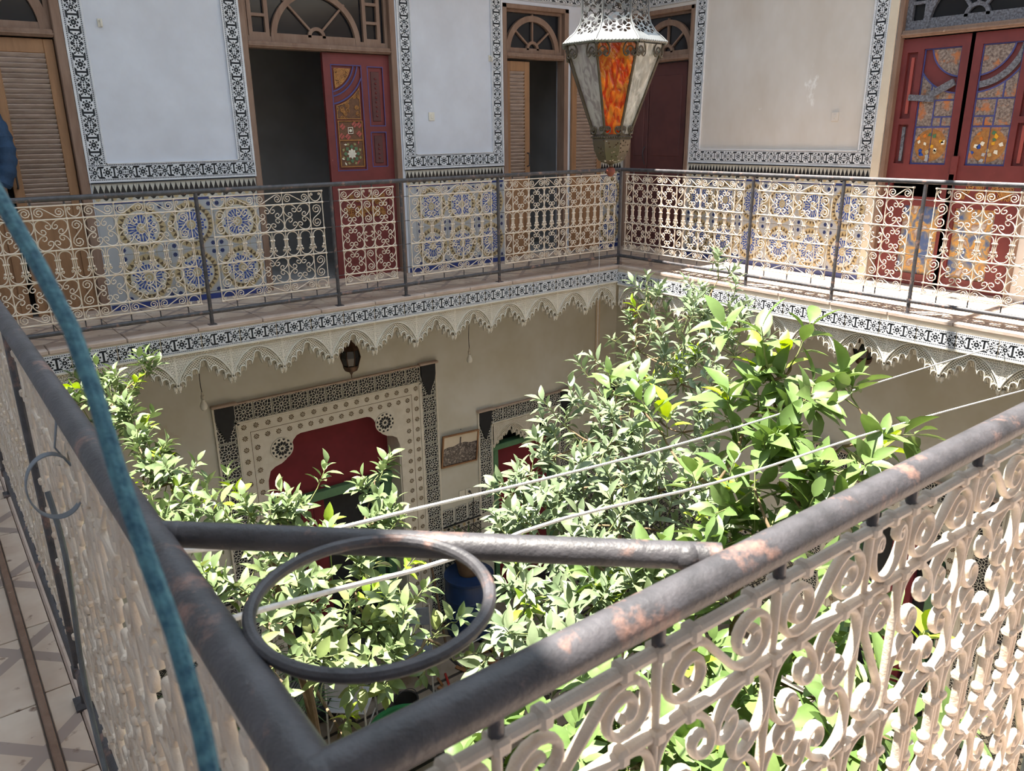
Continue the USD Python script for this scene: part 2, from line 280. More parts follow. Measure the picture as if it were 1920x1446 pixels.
def rosette_tile():
    """zellige square 0.41 with a wheel: ochre ring of triangles, white field, twelve blue petals"""
    s = .41; sq = sbox(-s / 2, -s / 2, s / 2, s / 2).buffer(-.0015); z = .006
    C = lambda r: Point(0, 0).buffer(r, 12)
    tri = unary_union([Polygon([(.131 * math.cos(a - .105), .131 * math.sin(a - .105)), (.131 * math.cos(a + .105), .131 * math.sin(a + .105)), (.162 * math.cos(a), .162 * math.sin(a))]) for a in np.arange(26) * 2 * PI / 26])
    ring = C(.174).difference(C(.170)).union(C(.167).difference(C(.126))); arcs = unary_union([Point(a * s / 2, b * s / 2).buffer(.118, 10).difference(Point(a * s / 2, b * s / 2).buffer(.108, 10)) for a in (-1, 1) for b in (-1, 1)]).intersection(sq)
    rays = unary_union([kite(.03, .108, .06, .0075, a) for a in np.arange(12) * PI / 6] + [kite(.045, .1, .085, .006, a + PI / 12) for a in np.arange(12) * PI / 6])
    buds = unary_union([Point(.107 * math.cos(a), .107 * math.sin(a)).buffer(.0105, 4) for a in PI / 12 + np.arange(12) * PI / 6]); blue = C(.094).union(buds.buffer(-.002)).difference(rays).difference(C(.038))
    loz = unary_union([Polygon([(a * (s / 2 - .003), b * .012), (a * (s / 2 - .003), b * (s / 2 - .012)), (a * (s / 2 - .012), b * (s / 2 - .003)), (a * .012, b * (s / 2 - .003)), (a * .095, b * .165), (a * .165, b * .095)]) for a in (-1, 1) for b in (-1, 1)]).intersection(sq)
    dots = unary_union([kite(.0, .022, .012, .008, t) for t in np.arange(8) * PI / 4]); dots = unary_union([affinity.translate(dots, a * .168, b * .168) for a in (-1, 1) for b in (-1, 1)])
    side = unary_union([Polygon([(a * .2, -.01), (a * .178, 0), (a * .2, .01)]) for a in (-1, 1)] + [Polygon([(-.01, a * .2), (0, a * .178), (.01, a * .2)]) for a in (-1, 1)])
    big = lambda q: affinity.scale(q, 1.15, 1.15, origin=(0, 0)); ring, tri, blue = big(ring), big(tri), big(blue)
    p = proto('rosette_tile')
    obj('glaze', ext(sq, 0, z), 'glaze_white', p, smooth=False)
    for n, g, m, h in (('ring_inlay', unary_union([ring, arcs]), 'glaze_ochre', .0007), ('triangle_inlay', tri, 'glaze_brown', .0012), ('petal_inlay', blue, 'glaze_blue', .001), ('corner_inlay', loz, 'glaze_greyblue', .0007), ('bud_inlay', dots, 'glaze_navy', .0013), ('hub_inlay', C(.036).difference(C(.022)).union(C(.01)).union(side), 'glaze_ochre', .0014)):
        obj(n, ext(g, z, z + h), m, p, smooth=False)
    return p
ROSETTE = rosette_tile()
def edge_tiles():
    p = proto('star_tile'); a = .06                                       # ochre star and dark hexagon, 0.12 x 0.05
    star = lambda u: unary_union([affinity.rotate(sbox(u - .0155, -.0155, u + .0155, .0155), k * 45) for k in (0, 1)])
    obj('glaze', bx(-a + .0008, a - .0008, -.0255, .0255, 0, .006), 'glaze_white', p, smooth=False); obj('star_inlay', ext(star(-.03), .006, .0068), 'glaze_ochre', p, smooth=False)
    obj('hexagon_inlay', ext(unary_union([Point(.03, 0).buffer(.0165, 2), sbox(.009, -.004, .051, .004)]), .006, .0068), 'glaze_black', p, smooth=False)
    q = proto('triangle_tile')                                            # dark stepped triangles, 0.164 x 0.09
    def steps(u): return unary_union([sbox(u - .002 - .0028 * k, .034 - .009 * (k + 1), u + .002 + .0028 * k, .034 - .009 * k + .0005) for k in range(8)])
    obj('glaze', bx(-.0812, .0812, -.0445, .0445, 0, .006), 'glaze_white', q, smooth=False)
    for k in range(4): obj('triangle_inlay', ext(steps(-.0615 + .041 * k), .006, .0068), 'glaze_black', q, smooth=False)
    return p, q
STAR, TRI = edge_tiles()
def flower():
    p = proto('pierced_flower'); obj('petals', ext(unary_union(petals(8, .009, .036, .014) + [Point(0, 0).buffer(.006, 3)]), 0, .002), 'recess_brown', p, smooth=False)
    return p
FLOWER = flower()
def medallion():
    p = proto('medallion'); R = .125
    H = petals(12, .026, .086, .033) + [Point(0, 0).buffer(.02, 6)] + [Polygon([(.09 * math.cos(a - .07), .09 * math.sin(a - .07)), (.112 * math.cos(a - .19), .112 * math.sin(a - .19)), (.116 * math.cos(a), .116 * math.sin(a)), (.112 * math.cos(a + .19), .112 * math.sin(a + .19)), (.09 * math.cos(a + .07), .09 * math.sin(a + .07))]) for a in PI / 12 + np.arange(12) * PI / 6]
    obj('relief', ext(Point(0, 0).buffer(R, 12).difference(unary_union([h.buffer(-.001) for h in H])), .002, .012), 'relief_cream', p, smooth=False); obj('backing', ext(Point(0, 0).buffer(R - .004, 10), 0, .003), 'recess_black', p, smooth=False)
    return p
MEDALLION = medallion()
SC = [(-.176, -.408), (-.126, -.369), (-.074, -.327), (0, -.274), (.074, -.327), (.126, -.369), (.176, -.408)]
def scallop_profile(hw=.21, top=-.245, low=-.43):
    """stepped edge of lobes from one valley up to the peak and down again"""
    c = SC; pts = [(-hw, low)]
    for k, (u, v) in enumerate(c):
        r = .024 if k != 3 else .03
        pts += [(u - r, v - .012)] + [(u + r * math.cos(a), v + r * math.sin(a)) for a in np.linspace(PI, 0, 7)] + [(u + r, v - .012)]
    return np.array(pts + [(hw, low)])
def scallop_arch():
    """stucco lambrequin, one arch 0.42 wide: carved spandrels, double moulding, net field, stalactite fringe"""
    p = proto('scallop_arch'); pr = scallop_profile(); hw = .21
    arc = np.array([(-.205, -.405), (-.185, -.352), (-.15, -.296), (-.105, -.247), (-.055, -.217), (0, -.206), (.055, -.217), (.105, -.247), (.15, -.296), (.185, -.352), (.205, -.405)]); arc = smoothline(arc, 33)
    outer = Polygon(list(map(tuple, arc)) + [(hw, -.41), (hw, -.165), (-hw, -.165), (-hw, -.41)])
    rng = random.Random(4); H = []
    for i in range(20):
        for j in range(11): H += petals(3, .0015, .0098, .0058, rng.random() * 6, (-.2 + i * .021 + (j % 2) * .0105, -.176 - j * .02))
    H = unary_union(H).intersection(outer.buffer(-.006)).intersection(sbox(-hw + .004, -.5, hw - .004, -.17))
    obj('spandrel', ext(outer.difference(H), .0, .012), 'relief_cream', p, smooth=False); obj('spandrel_ground', ext(outer, -.004, .001), 'recess_brown', p, smooth=False)
    net = Polygon(list(map(tuple, arc)) + list(map(tuple, pr[::-1])))
    obj('net', ext(net.buffer(0), -.012, .006), 'net_cream', p, smooth=False)
    up = (0, 0, 1); a3 = np.c_[arc, np.full(len(arc), .012)]; i3 = np.c_[arc[1:-1, 0] * .93, arc[1:-1, 1] - .016 * (1 - np.abs(arc[1:-1, 0])), np.full(len(arc) - 2, .009)]
    obj('moulding', sweep(a3, .006, .009, up, 6), 'stucco_cream', p); obj('moulding', sweep(i3, .0035, .006, up, 6), 'stucco_cream', p)
    obj('scalloped_edge', sweep(np.c_[pr, np.full(len(pr), .008)], .0045, .008, up, 6), 'stucco_cream', p)
    low = pr.copy(); low[:, 1] -= .034; fr = Polygon(list(map(tuple, pr)) + list(map(tuple, low[::-1]))).buffer(0)
    ms = [ext(fr, -.06, -.045)]; cu = [-.21, -.15, -.099, -.04, .04, .099, .15, .21]; cv = [-.43, -.398, -.357, -.312, -.312, -.357, -.398, -.43]
    for u, v in zip(cu, cv):
        if abs(u) > .2: ms.append(put(lathe([(0, -.05), (.008, -.047), (.006, -.038), (.014, -.03), (.018, -.012), (.02, .0), (0, .01)], 8), F((u * .93, v, -.02), (1, 0, 0), (0, 0, -1), (0, 1, 0))))
        else: ms.append(put(lathe([(0, -.044), (.0058, -.041), (.005, -.03), (.0095, -.024), (.011, 0), (.009, .01), (0, .014)], 7), F((u, v, -.022), (1, 0, 0), (0, 0, -1), (0, 1, 0))))
    for u, v in SC:
        for d in (-.014, 0, .014): ms.append(sweep([(u + d, v + .018 - abs(d) * .4, -.012), (u + d, v - .012, -.03), (u + d, v - .032, -.042)], .0062, sides=5))
    obj('stalactite_fringe', ms, 'stucco_cream', p)
    return p
SCALLOP = scallop_arch()
def run(protoprim, name, parent, f, u0, u1, v, n, step, vertical=False, rot=0, across=1.0, label=None):
    """copies of one piece edge to edge from u0 to u1 (the length is stretched to fit a whole number)"""
    k = max(1, round((u1 - u0) / step)); s = (u1 - u0) / (k * step)
    for i in range(k):
        u = u0 + (i + .5) * (u1 - u0) / k; m = on(f, v if vertical else u, u if vertical else v, n, 1, PI / 2 if vertical else rot)
        ref(name, protoprim, parent, m @ np.diag([s, across, 1, 1]), label=label)
# ---------------------------------------------------------------- the room: floors, walls, roof
fl = thing('floor', 'beige stone tiled gallery floor around the open court', 'floor', kind='structure')
ring = sbox(-W - G, -D - G, G, G).difference(sbox(-W + .02, -D + .02, -.02, -.02))
obj('slab', put(ext(ring, -.17, -.02), np.eye(4)), 'slab_stone', fl, smooth=False)
def tiles(x0, x1, y0, y1, s=.33, z0=-.02, z1=0.0, mat='floor_tile', parent=fl, name='tile', gap=.0025, keep=lambda x, y: True):
    nx, ny = max(1, round((x1 - x0) / s)), max(1, round((y1 - y0) / s)); dx, dy = (x1 - x0) / nx, (y1 - y0) / ny
    for i in range(nx):
        for j in range(ny):
            if keep(x0 + (i + .5) * dx, y0 + (j + .5) * dy): obj(name, bx(x0 + i * dx + gap, x0 + (i + 1) * dx - gap, y0 + j * dy + gap, y0 + (j + 1) * dy - gap, z0, z1, bev=.002), mat, parent, smooth=False)
tiles(-W - G, G, .16, G); tiles(.16, G, -4.6, .16); tiles(-W - G, -W - .105, -D + .3, .16, .36); tiles(-W - .085, -W - .02, -D + .3, -.05, .36)
obj('edge_strip', bx(-W - .104, -W - .086, -D + .3, -.05, -.01, .012, bev=.003), 'wood_frame', fl)
for k in range(12):
    a = -W - .02 + k * .5; obj('edge_stone', bx(a + .002, min(a + .5, .16) - .002, -.055, .16, -.03, .002, bev=.006), 'slab_stone', fl)
for k in range(12):
    a = -.06 - k * .5; obj('edge_stone', bx(-.055, .16, max(a - .5, -D) + .002, a - .002, -.03, .002, bev=.006), 'slab_stone', fl)
obj('edge_stone', bx(-W - .02, -W + .055, -D - .02, -.06, -.03, .002, bev=.006), 'slab_stone', fl); obj('edge_stone', bx(-W + .06, .16, -D - .16, -D + .055, -.03, .002, bev=.006), 'slab_stone', fl)
obj('slab', bx(-W - G, G, -D - G, -D - .16, -.02, 0), 'slab_stone', fl); obj('slab', bx(-W - G, -W - .02, -D - .16, -D + .3, -.02, 0), 'slab_stone', fl)
cf = thing('courtyard_floor', 'beige tiled floor of the court below with dark tile strips', 'floor', kind='structure')
obj('bed', bx(-W - G - 1, G + 1, -D - G - 1, G + 1, GROUND - .1, GROUND - .012), 'court_dark', cf)
tiles(-W - .6, G, -D, G, .44, GROUND - .012, GROUND, 'court_tile', cf, gap=.022)
roof = ext(sbox(-W - G - .3, -D - G - .3, G + .3, G + .3).difference(sbox(-6.385, -D - .3, .25, 0)), ROOF, ROOF + .35)
tag(obj('ceiling', roof, 'plaster_soft', None, smooth=False), 'plain plaster ceiling over the upper gallery, open above the court', 'ceiling', kind='structure')
def openings(u0, u1, v0, v1, holes): return sbox(u0, v0, u1, v1).difference(unary_union([sbox(a, c, b, d) for a, b, c, d in holes]))
wb = thing('wall_back', 'back wall of the court, white above and cream below', 'wall', kind='structure')
obj('plaster', ext(openings(-W - G, G, 0, ROOF, [(-5.95, -4.87, 0, 2.72), (-3.53, -2.03, 0, 2.72), (-.76, .16, 0, 2.66)]), -.2, 0, BACK), 'plaster_white', wb, smooth=False)
obj('lower_plaster', ext(openings(-W - G, G, GROUND, -.17, [(-3.76, -2.22, GROUND, -1.44), (-1.0, .06, GROUND, -1.96)]), -.3, 0, BACK), 'plaster_cream', wb, smooth=False)
wr = thing('wall_right', 'right wall of the court, patchy beige above and cream below', 'wall', kind='structure')
obj('plaster', ext(openings(-G, W + G, 0, ROOF, [(-1.0, 0, 0, 2.66), (2.26, 3.5, 0, 2.75)]), -.2, 0, RIGHT), 'plaster_aged', wr, smooth=False)
obj('lower_plaster', ext(openings(-G, W + G, GROUND, -.17, [(2.3, 3.62, GROUND, -2.1)]), -.3, 0, RIGHT), 'plaster_cream', wr, smooth=False)
for nm, f, a, b in (('wall_left', LEFT, -D - G, G), ('wall_near', NEAR, -G, W + G)):
    t = thing(nm, f'plain plaster {nm[5:]} wall of the court', 'wall', kind='structure')
    obj('plaster', bx(a, b, 0, ROOF, -.2, 0, f), 'plaster_white', t); obj('lower_plaster', bx(a, b, GROUND, -.17, -.2, 0, f), 'plaster_cream', t)
def room(f, u0, u1, v0, v1, depth, n0, parent):
    for b in ((u0 - .4, u1 + .4, v0 - .05, v0, -depth, n0), (u0 - .4, u1 + .4, v1, v1 + .05, -depth, n0), (u0 - .45, u0 - .4, v0, v1, -depth, n0), (u1 + .4, u1 + .45, v0, v1, -depth, n0), (u0 - .45, u1 + .45, v0 - .05, v1 + .05, -depth - .05, -depth)):
        obj('room_wall', bx(*b, f), 'room_dark', parent, smooth=False)
for f, a, b, v0, v1, p in ((BACK, -5.95, -4.87, 0, 2.75, wb), (BACK, -3.53, -2.03, 0, 2.75, wb), (BACK, -.76, .16, 0, 2.7, wb), (RIGHT, -1.0, 0, 0, 2.7, wr), (RIGHT, 2.26, 3.5, 0, 2.8, wr)): room(f, a, b, v0, v1, 1.9, -.2, p)

# carved frames round the wall panels, and the friezes of the court edge
def panel_frame(label, f, u0, u1, v0=1.05, v1=2.95, w=.13, bottom=True):
    t = thing('trim', label, 'carved frame', kind='structure')
    obj('fillet', [bx(u0 - .012, u0, v0, v1, 0, .016, f), bx(u1, u1 + .012, v0, v1, 0, .016, f), bx(u0 - .012, u1 + .012, v0 - .012, v0, 0, .016, f)], 'relief_white', t)
    obj('fillet', [bx(u0 + w, u0 + w + .008, v0 + w, v1, 0, .02, f), bx(u1 - w - .008, u1 - w, v0 + w, v1, 0, .02, f), bx(u0 + w, u1 - w, v0 + w, v0 + w + .008, 0, .02, f)], 'relief_white', t)
    for u in (u0 + w / 2, u1 - w / 2): run(STRAP, 'frieze_tile', t, f, v0 + w, v1, u, .004, .284, vertical=True)
    run(STRAP, 'frieze_tile', t, f, u0, u1, v0 + w / 2, .004, .284)
    return t
_used[('/World', 'trim')] = 1
panel_frame('black and white carved frame round the left white wall panel', BACK, -4.86, -3.535)
panel_frame('black and white carved frame round the narrower white wall panel', BACK, -2.0, -.775)
panel_frame('black and white carved frame round the patchy beige wall panel', RIGHT, .035, 2.17)
t = thing('trim', 'black and white carved band above the corner doors', 'carved frame', kind='structure')
run(STRAP, 'frieze_tile', t, BACK, -.76, 1.03, 2.765, .004, .284); run(STRAP, 'frieze_tile', t, RIGHT, -1.03, .03, 2.765, .004, .284)
def dado(label, f, u0, u1, k, left=0.0):
    t = thing('trim', label, 'tile dado', kind='structure'); w = (u1 - u0 - left) / k
    obj('skirting_tile', bx(u0, u1, 0, .045, 0, .011, f), 'blue_tile', t)
    for i in range(k):
        for v in (.25, .66): ref('zellige_tile', ROSETTE, t, on(f, u0 + left + (i + .5) * w, v, .002) @ np.diag([w / .41, 1, 1, 1]))
    if left: obj('border_tile', bx(u0, u0 + left - .002, .047, .865, 0, .008, f), 'glaze_greyblue', t)
    n = round((u1 - u0) / .2)
    for i in range(n): obj('blue_strip_tile', bx(u0 + i * (u1 - u0) / n + .001, u0 + (i + 1) * (u1 - u0) / n - .001, .868, .885, 0, .009, f), 'blue_tile', t, smooth=False)
    run(STAR, 'star_tile', t, f, u0, u1, .912, .002, .12); run(TRI, 'triangle_tile', t, f, u0, u1, .985, .002, .164)
    obj('ledge', bx(u0, u1, 1.03, 1.04, 0, .02, f), 'recess_black', t)
dado('zellige dado with blue wheels under the left white wall panel', BACK, -4.86, -3.535, 3, .12)
dado('zellige dado with blue wheels under the narrower white wall panel', BACK, -2.0, -.775, 3, .1)
dado('short strip of zellige dado in the far corner of the gallery', BACK, .69, 1.03, 1)
dado('sunlit zellige dado with blue wheels under the beige wall panel', RIGHT, .035, 2.17, 6)
dado('zellige dado right of the red double door', RIGHT, 3.62, 4.9, 3)
for nm, f, u0, u1, dv in (('back', RB, -W + .02, -.05, 0), ('right', RR, .05, D - .05, -.028)):
    e = .045; t = thing('trim', f'carved frieze and scalloped stucco lambrequin along the {nm} edge of the court', 'frieze', kind='structure')
    obj('plaster_band', bx(u0 - .05, u1 + .05, -.17 + dv, -.03, e - .055, e, f), 'plaster_soft', t)
    run(STRAP, 'frieze_tile', t, f, u0, u1, -.105 + dv, e, .292, across=.98)
    obj('moulding', bx(u0, u1, -.182 + dv, -.17 + dv, e - .05, e + .012, f), 'stucco_cream', t)
    k = round((u1 - u0) / .418); w = (u1 - u0) / k
    for i in range(k): ref('scallop_arch', SCALLOP, t, on(f, u0 + (i + .5) * w, -.012, .018) @ np.diag([w / .42, 1, 1, 1]))

# ---------------------------------------------------------------- railings and grilles
def spiral(kind, n=57):
    """C-scroll by its curvature ('c' round, 'm' with tighter curls), fitted to the unit box, open side up"""
    s = np.linspace(-1, 1, n); a = np.abs(s)
    if kind == 'c': k = 3.75 * (1 + 1.25 * np.clip((a - .44) / .1, 0, 1) + 2.2 * np.clip((a - .55) / .45, 0, 1) ** 1.2)
    else: k = 2.6 * (1 + 9 * np.clip((a - .35) / .65, 0, 1) ** 1.3)
    th = np.r_[0, np.cumsum((k[1:] + k[:-1]) / 2 * np.diff(s))]; th -= th[n // 2]
    d = np.c_[np.cos(th), np.sin(th)]; q = np.r_[[[0, 0]], np.cumsum((d[1:] + d[:-1]) / 2 * np.diff(s)[:, None], 0)]
    lo, hi = q.min(0), q.max(0)
    return (q - lo) / (hi - lo)
SP = {k: spiral(k) for k in 'cm'}
def zscroll(w, h, turns=1.7, n=22):
    """two spirals of the height h joined by their inner tangent, filling a w x h box"""
    R = .47 * h; c1, c2 = np.array([R, h / 2]), np.array([w - R, h / 2]); al = math.asin(min(.97, 2 * R / (w - 2 * R))); t = np.linspace(0, 1, n)
    th, r = PI / 2 - al + turns * 2 * PI * (1 - t), R * (.17 + .83 * t ** .9); q = c1 + np.c_[r * np.cos(th), r * np.sin(th)]
    return np.vstack([q, [(w / 2, h / 2)], (np.array([w, h]) - q)[::-1]])
def grille(label, f, u0, N, cols, arches=True, hi=False, rotate=0):
    """cream wrought-iron panel; cols: N narrow and W wide columns; rows from the railing's measures"""
    sd, hr, hn = (8, .0044, .0064) if hi else (6, .0040, .0066); up = f[:3, 2]
    t = thing('iron_grille', label, 'iron grille', 'cream wrought-iron grilles in the gallery railing')
    Z = [.955, .867, .66, .457, .255, .172]; us = [u0]
    for c in cols: us.append(us[-1] + (N if c == 'N' else 2 * N))
    u1 = us[-1]
    def st(name, pts2, r=hr, n=0.0, rn=hn, extra=None, step=1):
        p = np.c_[pts2, np.full(len(pts2), n)]; ms = [sweep(p, r, rn, (0, 0, 1), sd)] + (extra or [])
        obj(name, put(join(ms), f), 'iron_cream', t, smooth=True if not extra else 40 if hi else True)
    for z in Z:
        m = [sweep([(u0 - .004, z, 0), (u1 + .004, z, 0)], .0062, .0075, (0, 0, 1), 10)] if hi else [bx(u0 - .004, u1 + .004, z - .0048, z + .0048, -.009, .009, bev=.002)]
        m += [bx(u - .008, u + .008, z - .0075, z + .0075, -.011, .011, bev=.003) for u in us]
        if hi: m += [bx(u - .0075, u + .0075, z - .0092, z + .0092, -.0098, .0098, bev=.004) for a, b, c_ in zip(us[:-1], us[1:], cols) for u in ((a + (b - a) * .25, a + (b - a) * .75) if c_ == 'W' else ((a + b) / 2,))]
        obj('bar', put(join(m), f), 'iron_cream', t, smooth=False)
    half = sorted(set(np.round([u for u in us] + [(a + b) / 2 for a, b, c in zip(us[:-1], us[1:], cols) if c == 'W'], 5)))
    for u in us: st('rod', np.array([(u, Z[-1]), (u, Z[0])]), .0042, rn=.0055)
    def curl(name, kind, a, b, c, d, fx=False, fy=False, tr=False):
        q = zscroll(*((b - a, d - c) if not tr else (d - c, b - a)), n=26 if hi else 15) / np.array([b - a, d - c] if not tr else [d - c, b - a]) if kind == 's' else SP[kind][::1 if hi else 2]
        if tr: q = q[:, ::-1]
        x, y = (1 - q[:, 0] if fx else q[:, 0]), (1 - q[:, 1] if fy else q[:, 1])
        st(name, np.c_[a + (b - a) * x, c + (d - c) * y])
    def quad(a, b, c, d, fx, fy):
        q = SP['c'][::1 if hi else 2]; q = (q - .5) @ np.array([[math.cos(-PI / 4), math.sin(-PI / 4)], [-math.sin(-PI / 4), math.cos(-PI / 4)]])
        lo, hi_ = q.min(0), q.max(0); q = (q - lo) / (hi_ - lo); x, y = (1 - q[:, 0] if fx else q[:, 0]), (1 - q[:, 1] if fy else q[:, 1])
        w, h = b - a, d - c; st('scroll', np.c_[a + w * (.03 + .94 * x), c + h * (.03 + .94 * y)])
    rows = [1, 2, 3] if not arches else [1, 3]
    for i, cc in enumerate(cols):
        a, b = us[i], us[i + 1]; m = (a + b) / 2
        for zt, zb, top in ((Z[0], Z[1], True), (Z[4], Z[5], False)):
            if cc == 'W': curl('scroll', 's', a + .007, b - .007, zb + .008, zt - .008, fx=bool(i % 2) ^ top)
            else: curl('scroll', 'm', a + .01, b - .01, zb + .01, zt - .014, fy=not top)
        for r in rows:
            zt, zb = Z[r], Z[r + 1]; zm = (zt + zb) / 2
            if cc == 'W':
                for fx in (0, 1):
                    for fy in (0, 1): quad(*((a, m) if not fx else (m, b)), *((zb, zm) if not fy else (zm, zt)), fx, fy)
            elif not arches and r == 2:
                curl('scroll', 'm', a + .01, b - .01, zm - .04, zm, fy=True); curl('scroll', 'm', a + .01, b - .01, zm, zm + .04)
                st('scroll', np.c_[m + (b - a) * .46 * np.cos(np.linspace(0, PI, 13)), zt - .05 + .045 * np.sin(np.linspace(0, PI, 13))]); st('scroll', np.c_[m + (b - a) * .46 * np.cos(np.linspace(PI, 2 * PI, 13)), zb + .05 + .045 * np.sin(np.linspace(PI, 2 * PI, 13))])
            else: curl('scroll', 's', a + .012, b - .012, zb + .012, zt - .012, tr=True, fx=(i + r) % 2 == 1)
    if arches:
        zt, zb = Z[2], Z[3]; zc = zb + .075
        for a, b in zip(half[:-1], half[1:]):
            m, w = (a + b) / 2, (b - a); r = w / 2 - .011; th = np.linspace(0, PI, 11)
            p = np.vstack([[(m + r, zc)], np.c_[m + r * np.cos(th), zt - .008 - r * .95 + r * .95 * np.sin(th)], [(m - r, zc)]])
            st('arch', p, extra=[ball((m + s * (r - .004), zc, 0), .0095) for s in (-1, 1)] + [bx(m + s * r - .01 * (s > 0) * 0 - .009, m + s * r + .009, zt - .072, zt - .06, -.01, .01, bev=.003) for s in (-1, 1)])
            curl('scroll', 'm', a + .008, b - .008, zb + .007, zb + .062)
            if a not in np.round(us, 5): st('rod', np.array([(a, zb), (a, zt)]), .0042, rn=.0055)
    return us
def railing(label, f, u0, u1, posts, panels, hi=False, name='guard_railing', ends=(True, True)):
    """dark pipe railing; the grilles hang in it on thin wires"""
    t = thing(name, label, 'railing'); sd = 20 if hi else 12
    obj('top_rail', put(tube((u0, 1, 0), (u1, 1, 0), .0185, sd, 40), f), 'iron_dark', t); obj('bottom_rail', put(tube((u0, .1, 0), (u1, .1, 0), .0165, sd, 30), f), 'iron_dark', t)
    for u in posts: obj('post', put(join([tube((u, 0, 0), (u, 1, 0), .0145, 12), bx(u - .03, u + .03, 0, .006, -.03, .03), tube((u, .085, 0), (u, .115, 0), .021, 12)]), f), 'iron_dark', t)
    for us in panels:
        for u in us[1:-1]:
            obj('peg', put(tube((u, .955, 0), (u, .985, 0), .0065, 8), f), 'iron_dark', t, smooth=True); obj('peg', put(tube((u, .112, 0), (u, .172, 0), .0045, 6), f), 'iron_dark', t, smooth=True)
    ends_ = sorted([p[0] for p in panels] + [p[-1] for p in panels] + list(posts))
    for z in (.867, .66, .457, .255):
        for us in panels:
            for u, s in ((us[0], -1), (us[-1], 1)):
                q = [p for p in posts if 0 < (p - u) * s < .35]
                if q: v = min(q, key=lambda p: abs(p - u)); obj('wire', put(tube((u, z, 0), (v, z, 0), .003, 6), f), 'iron_dark', t, smooth=True)
    return t
LONG, MED, SHORT = 'NWWWNWWWN', 'NWWWN', 'WNW'
P = [grille('long cream iron grille at the left end of the back railing, behind the blue rope', RB, -5.925, .1, LONG), grille('five-column cream iron grille in front of the dark open doorway', RB, -4.265, .1105, MED),
     grille('narrowest cream iron grille of the back railing, in front of the red door leaf', RB, -3.225, .0992, SHORT, False), grille('five-column cream iron grille in front of the narrower white wall panel', RB, -2.57, .1098, MED),
     grille('long cream iron grille of the back railing ending at the far corner', RB, -1.535, .0974, LONG)]
railing('dark pipe railing along the back edge of the court, in the shade', RB, -W, 0, [-W, -4.365, -3.3, -2.65, -1.61, 0], P)
P = [grille('long cream iron grille of the right railing starting at the far corner', RR, .09, .099, LONG), grille('four-column cream iron grille in front of the beige wall panel', RR, 1.735, .119, 'NWWN'),
     grille('narrowest cream iron grille of the right railing, left of the red double door', RR, 2.61, .0985, SHORT, False), grille('cream iron grille in front of the red double door, rightmost in view', RR, 3.275, .114, MED), grille('long cream iron grille at the near end of the right railing', RR, 4.3, .0875, LONG)]
railing('dark pipe railing along the right edge of the court, mostly sunlit', RR, 0, D, [1.665, 2.535, 3.19, 4.24, D], P)
P = [grille('sunlit cream iron grille close to the camera, under the thick near rail', RN, 4.605, .0876, LONG, hi=True), grille('cream iron grille of the near railing further right, outside the corner panel', RN, 3.1, .0876, LONG)]
rn = railing('thick dark pipe railing nearest the camera, its right part sunlit and peeling', RN, 0, W, [W, 4.5, 2.9, 1.45], P, hi=True)
P = [grille('cream iron grille of the left railing nearest the camera, seen almost edge-on', RL, -5.6, .0935, LONG, hi=True), grille('cream iron grille of the left railing beyond the first dark post, seen almost edge-on', RL, -4.02, .0935, LONG, hi=True), grille('cream iron grille at the far end of the left railing, seen almost edge-on', RL, -2.45, .0935, LONG)]
railing('dark pipe railing on the left edge of the court, shaded, beside the blue rope', RL, -D, 0, [-4.1, -2.53, -.95], P, hi=True)
obj('elbow', [ball((-W, -D, 1), .0192, 3), ball((-W, -D, .1), .0172, 2)], 'iron_dark', rn, smooth=True)
z = 1.0
obj('corner_brace', [tube((-W, -5.305, z), (-5.55, -5.70, z), .0135, 18, 24), ball((-W + .022, -5.327, z), .0145, 2), ball((-5.575, -5.68, z), .0145, 2)], 'iron_dark', None, label='straight dark pipe brace across the near corner of the railing', cat='pipe')
a = np.linspace(0, 2 * PI, 64, endpoint=False)
obj('pot_ring', sweep(np.c_[-5.853 + .1 * np.cos(a), -5.573 + .1 * np.sin(a), np.full(64, z + .012)], .0058, sides=10, closed=True), 'iron_dark', None, label='round flowerpot ring of iron rod welded in the near rail corner', cat='ring')
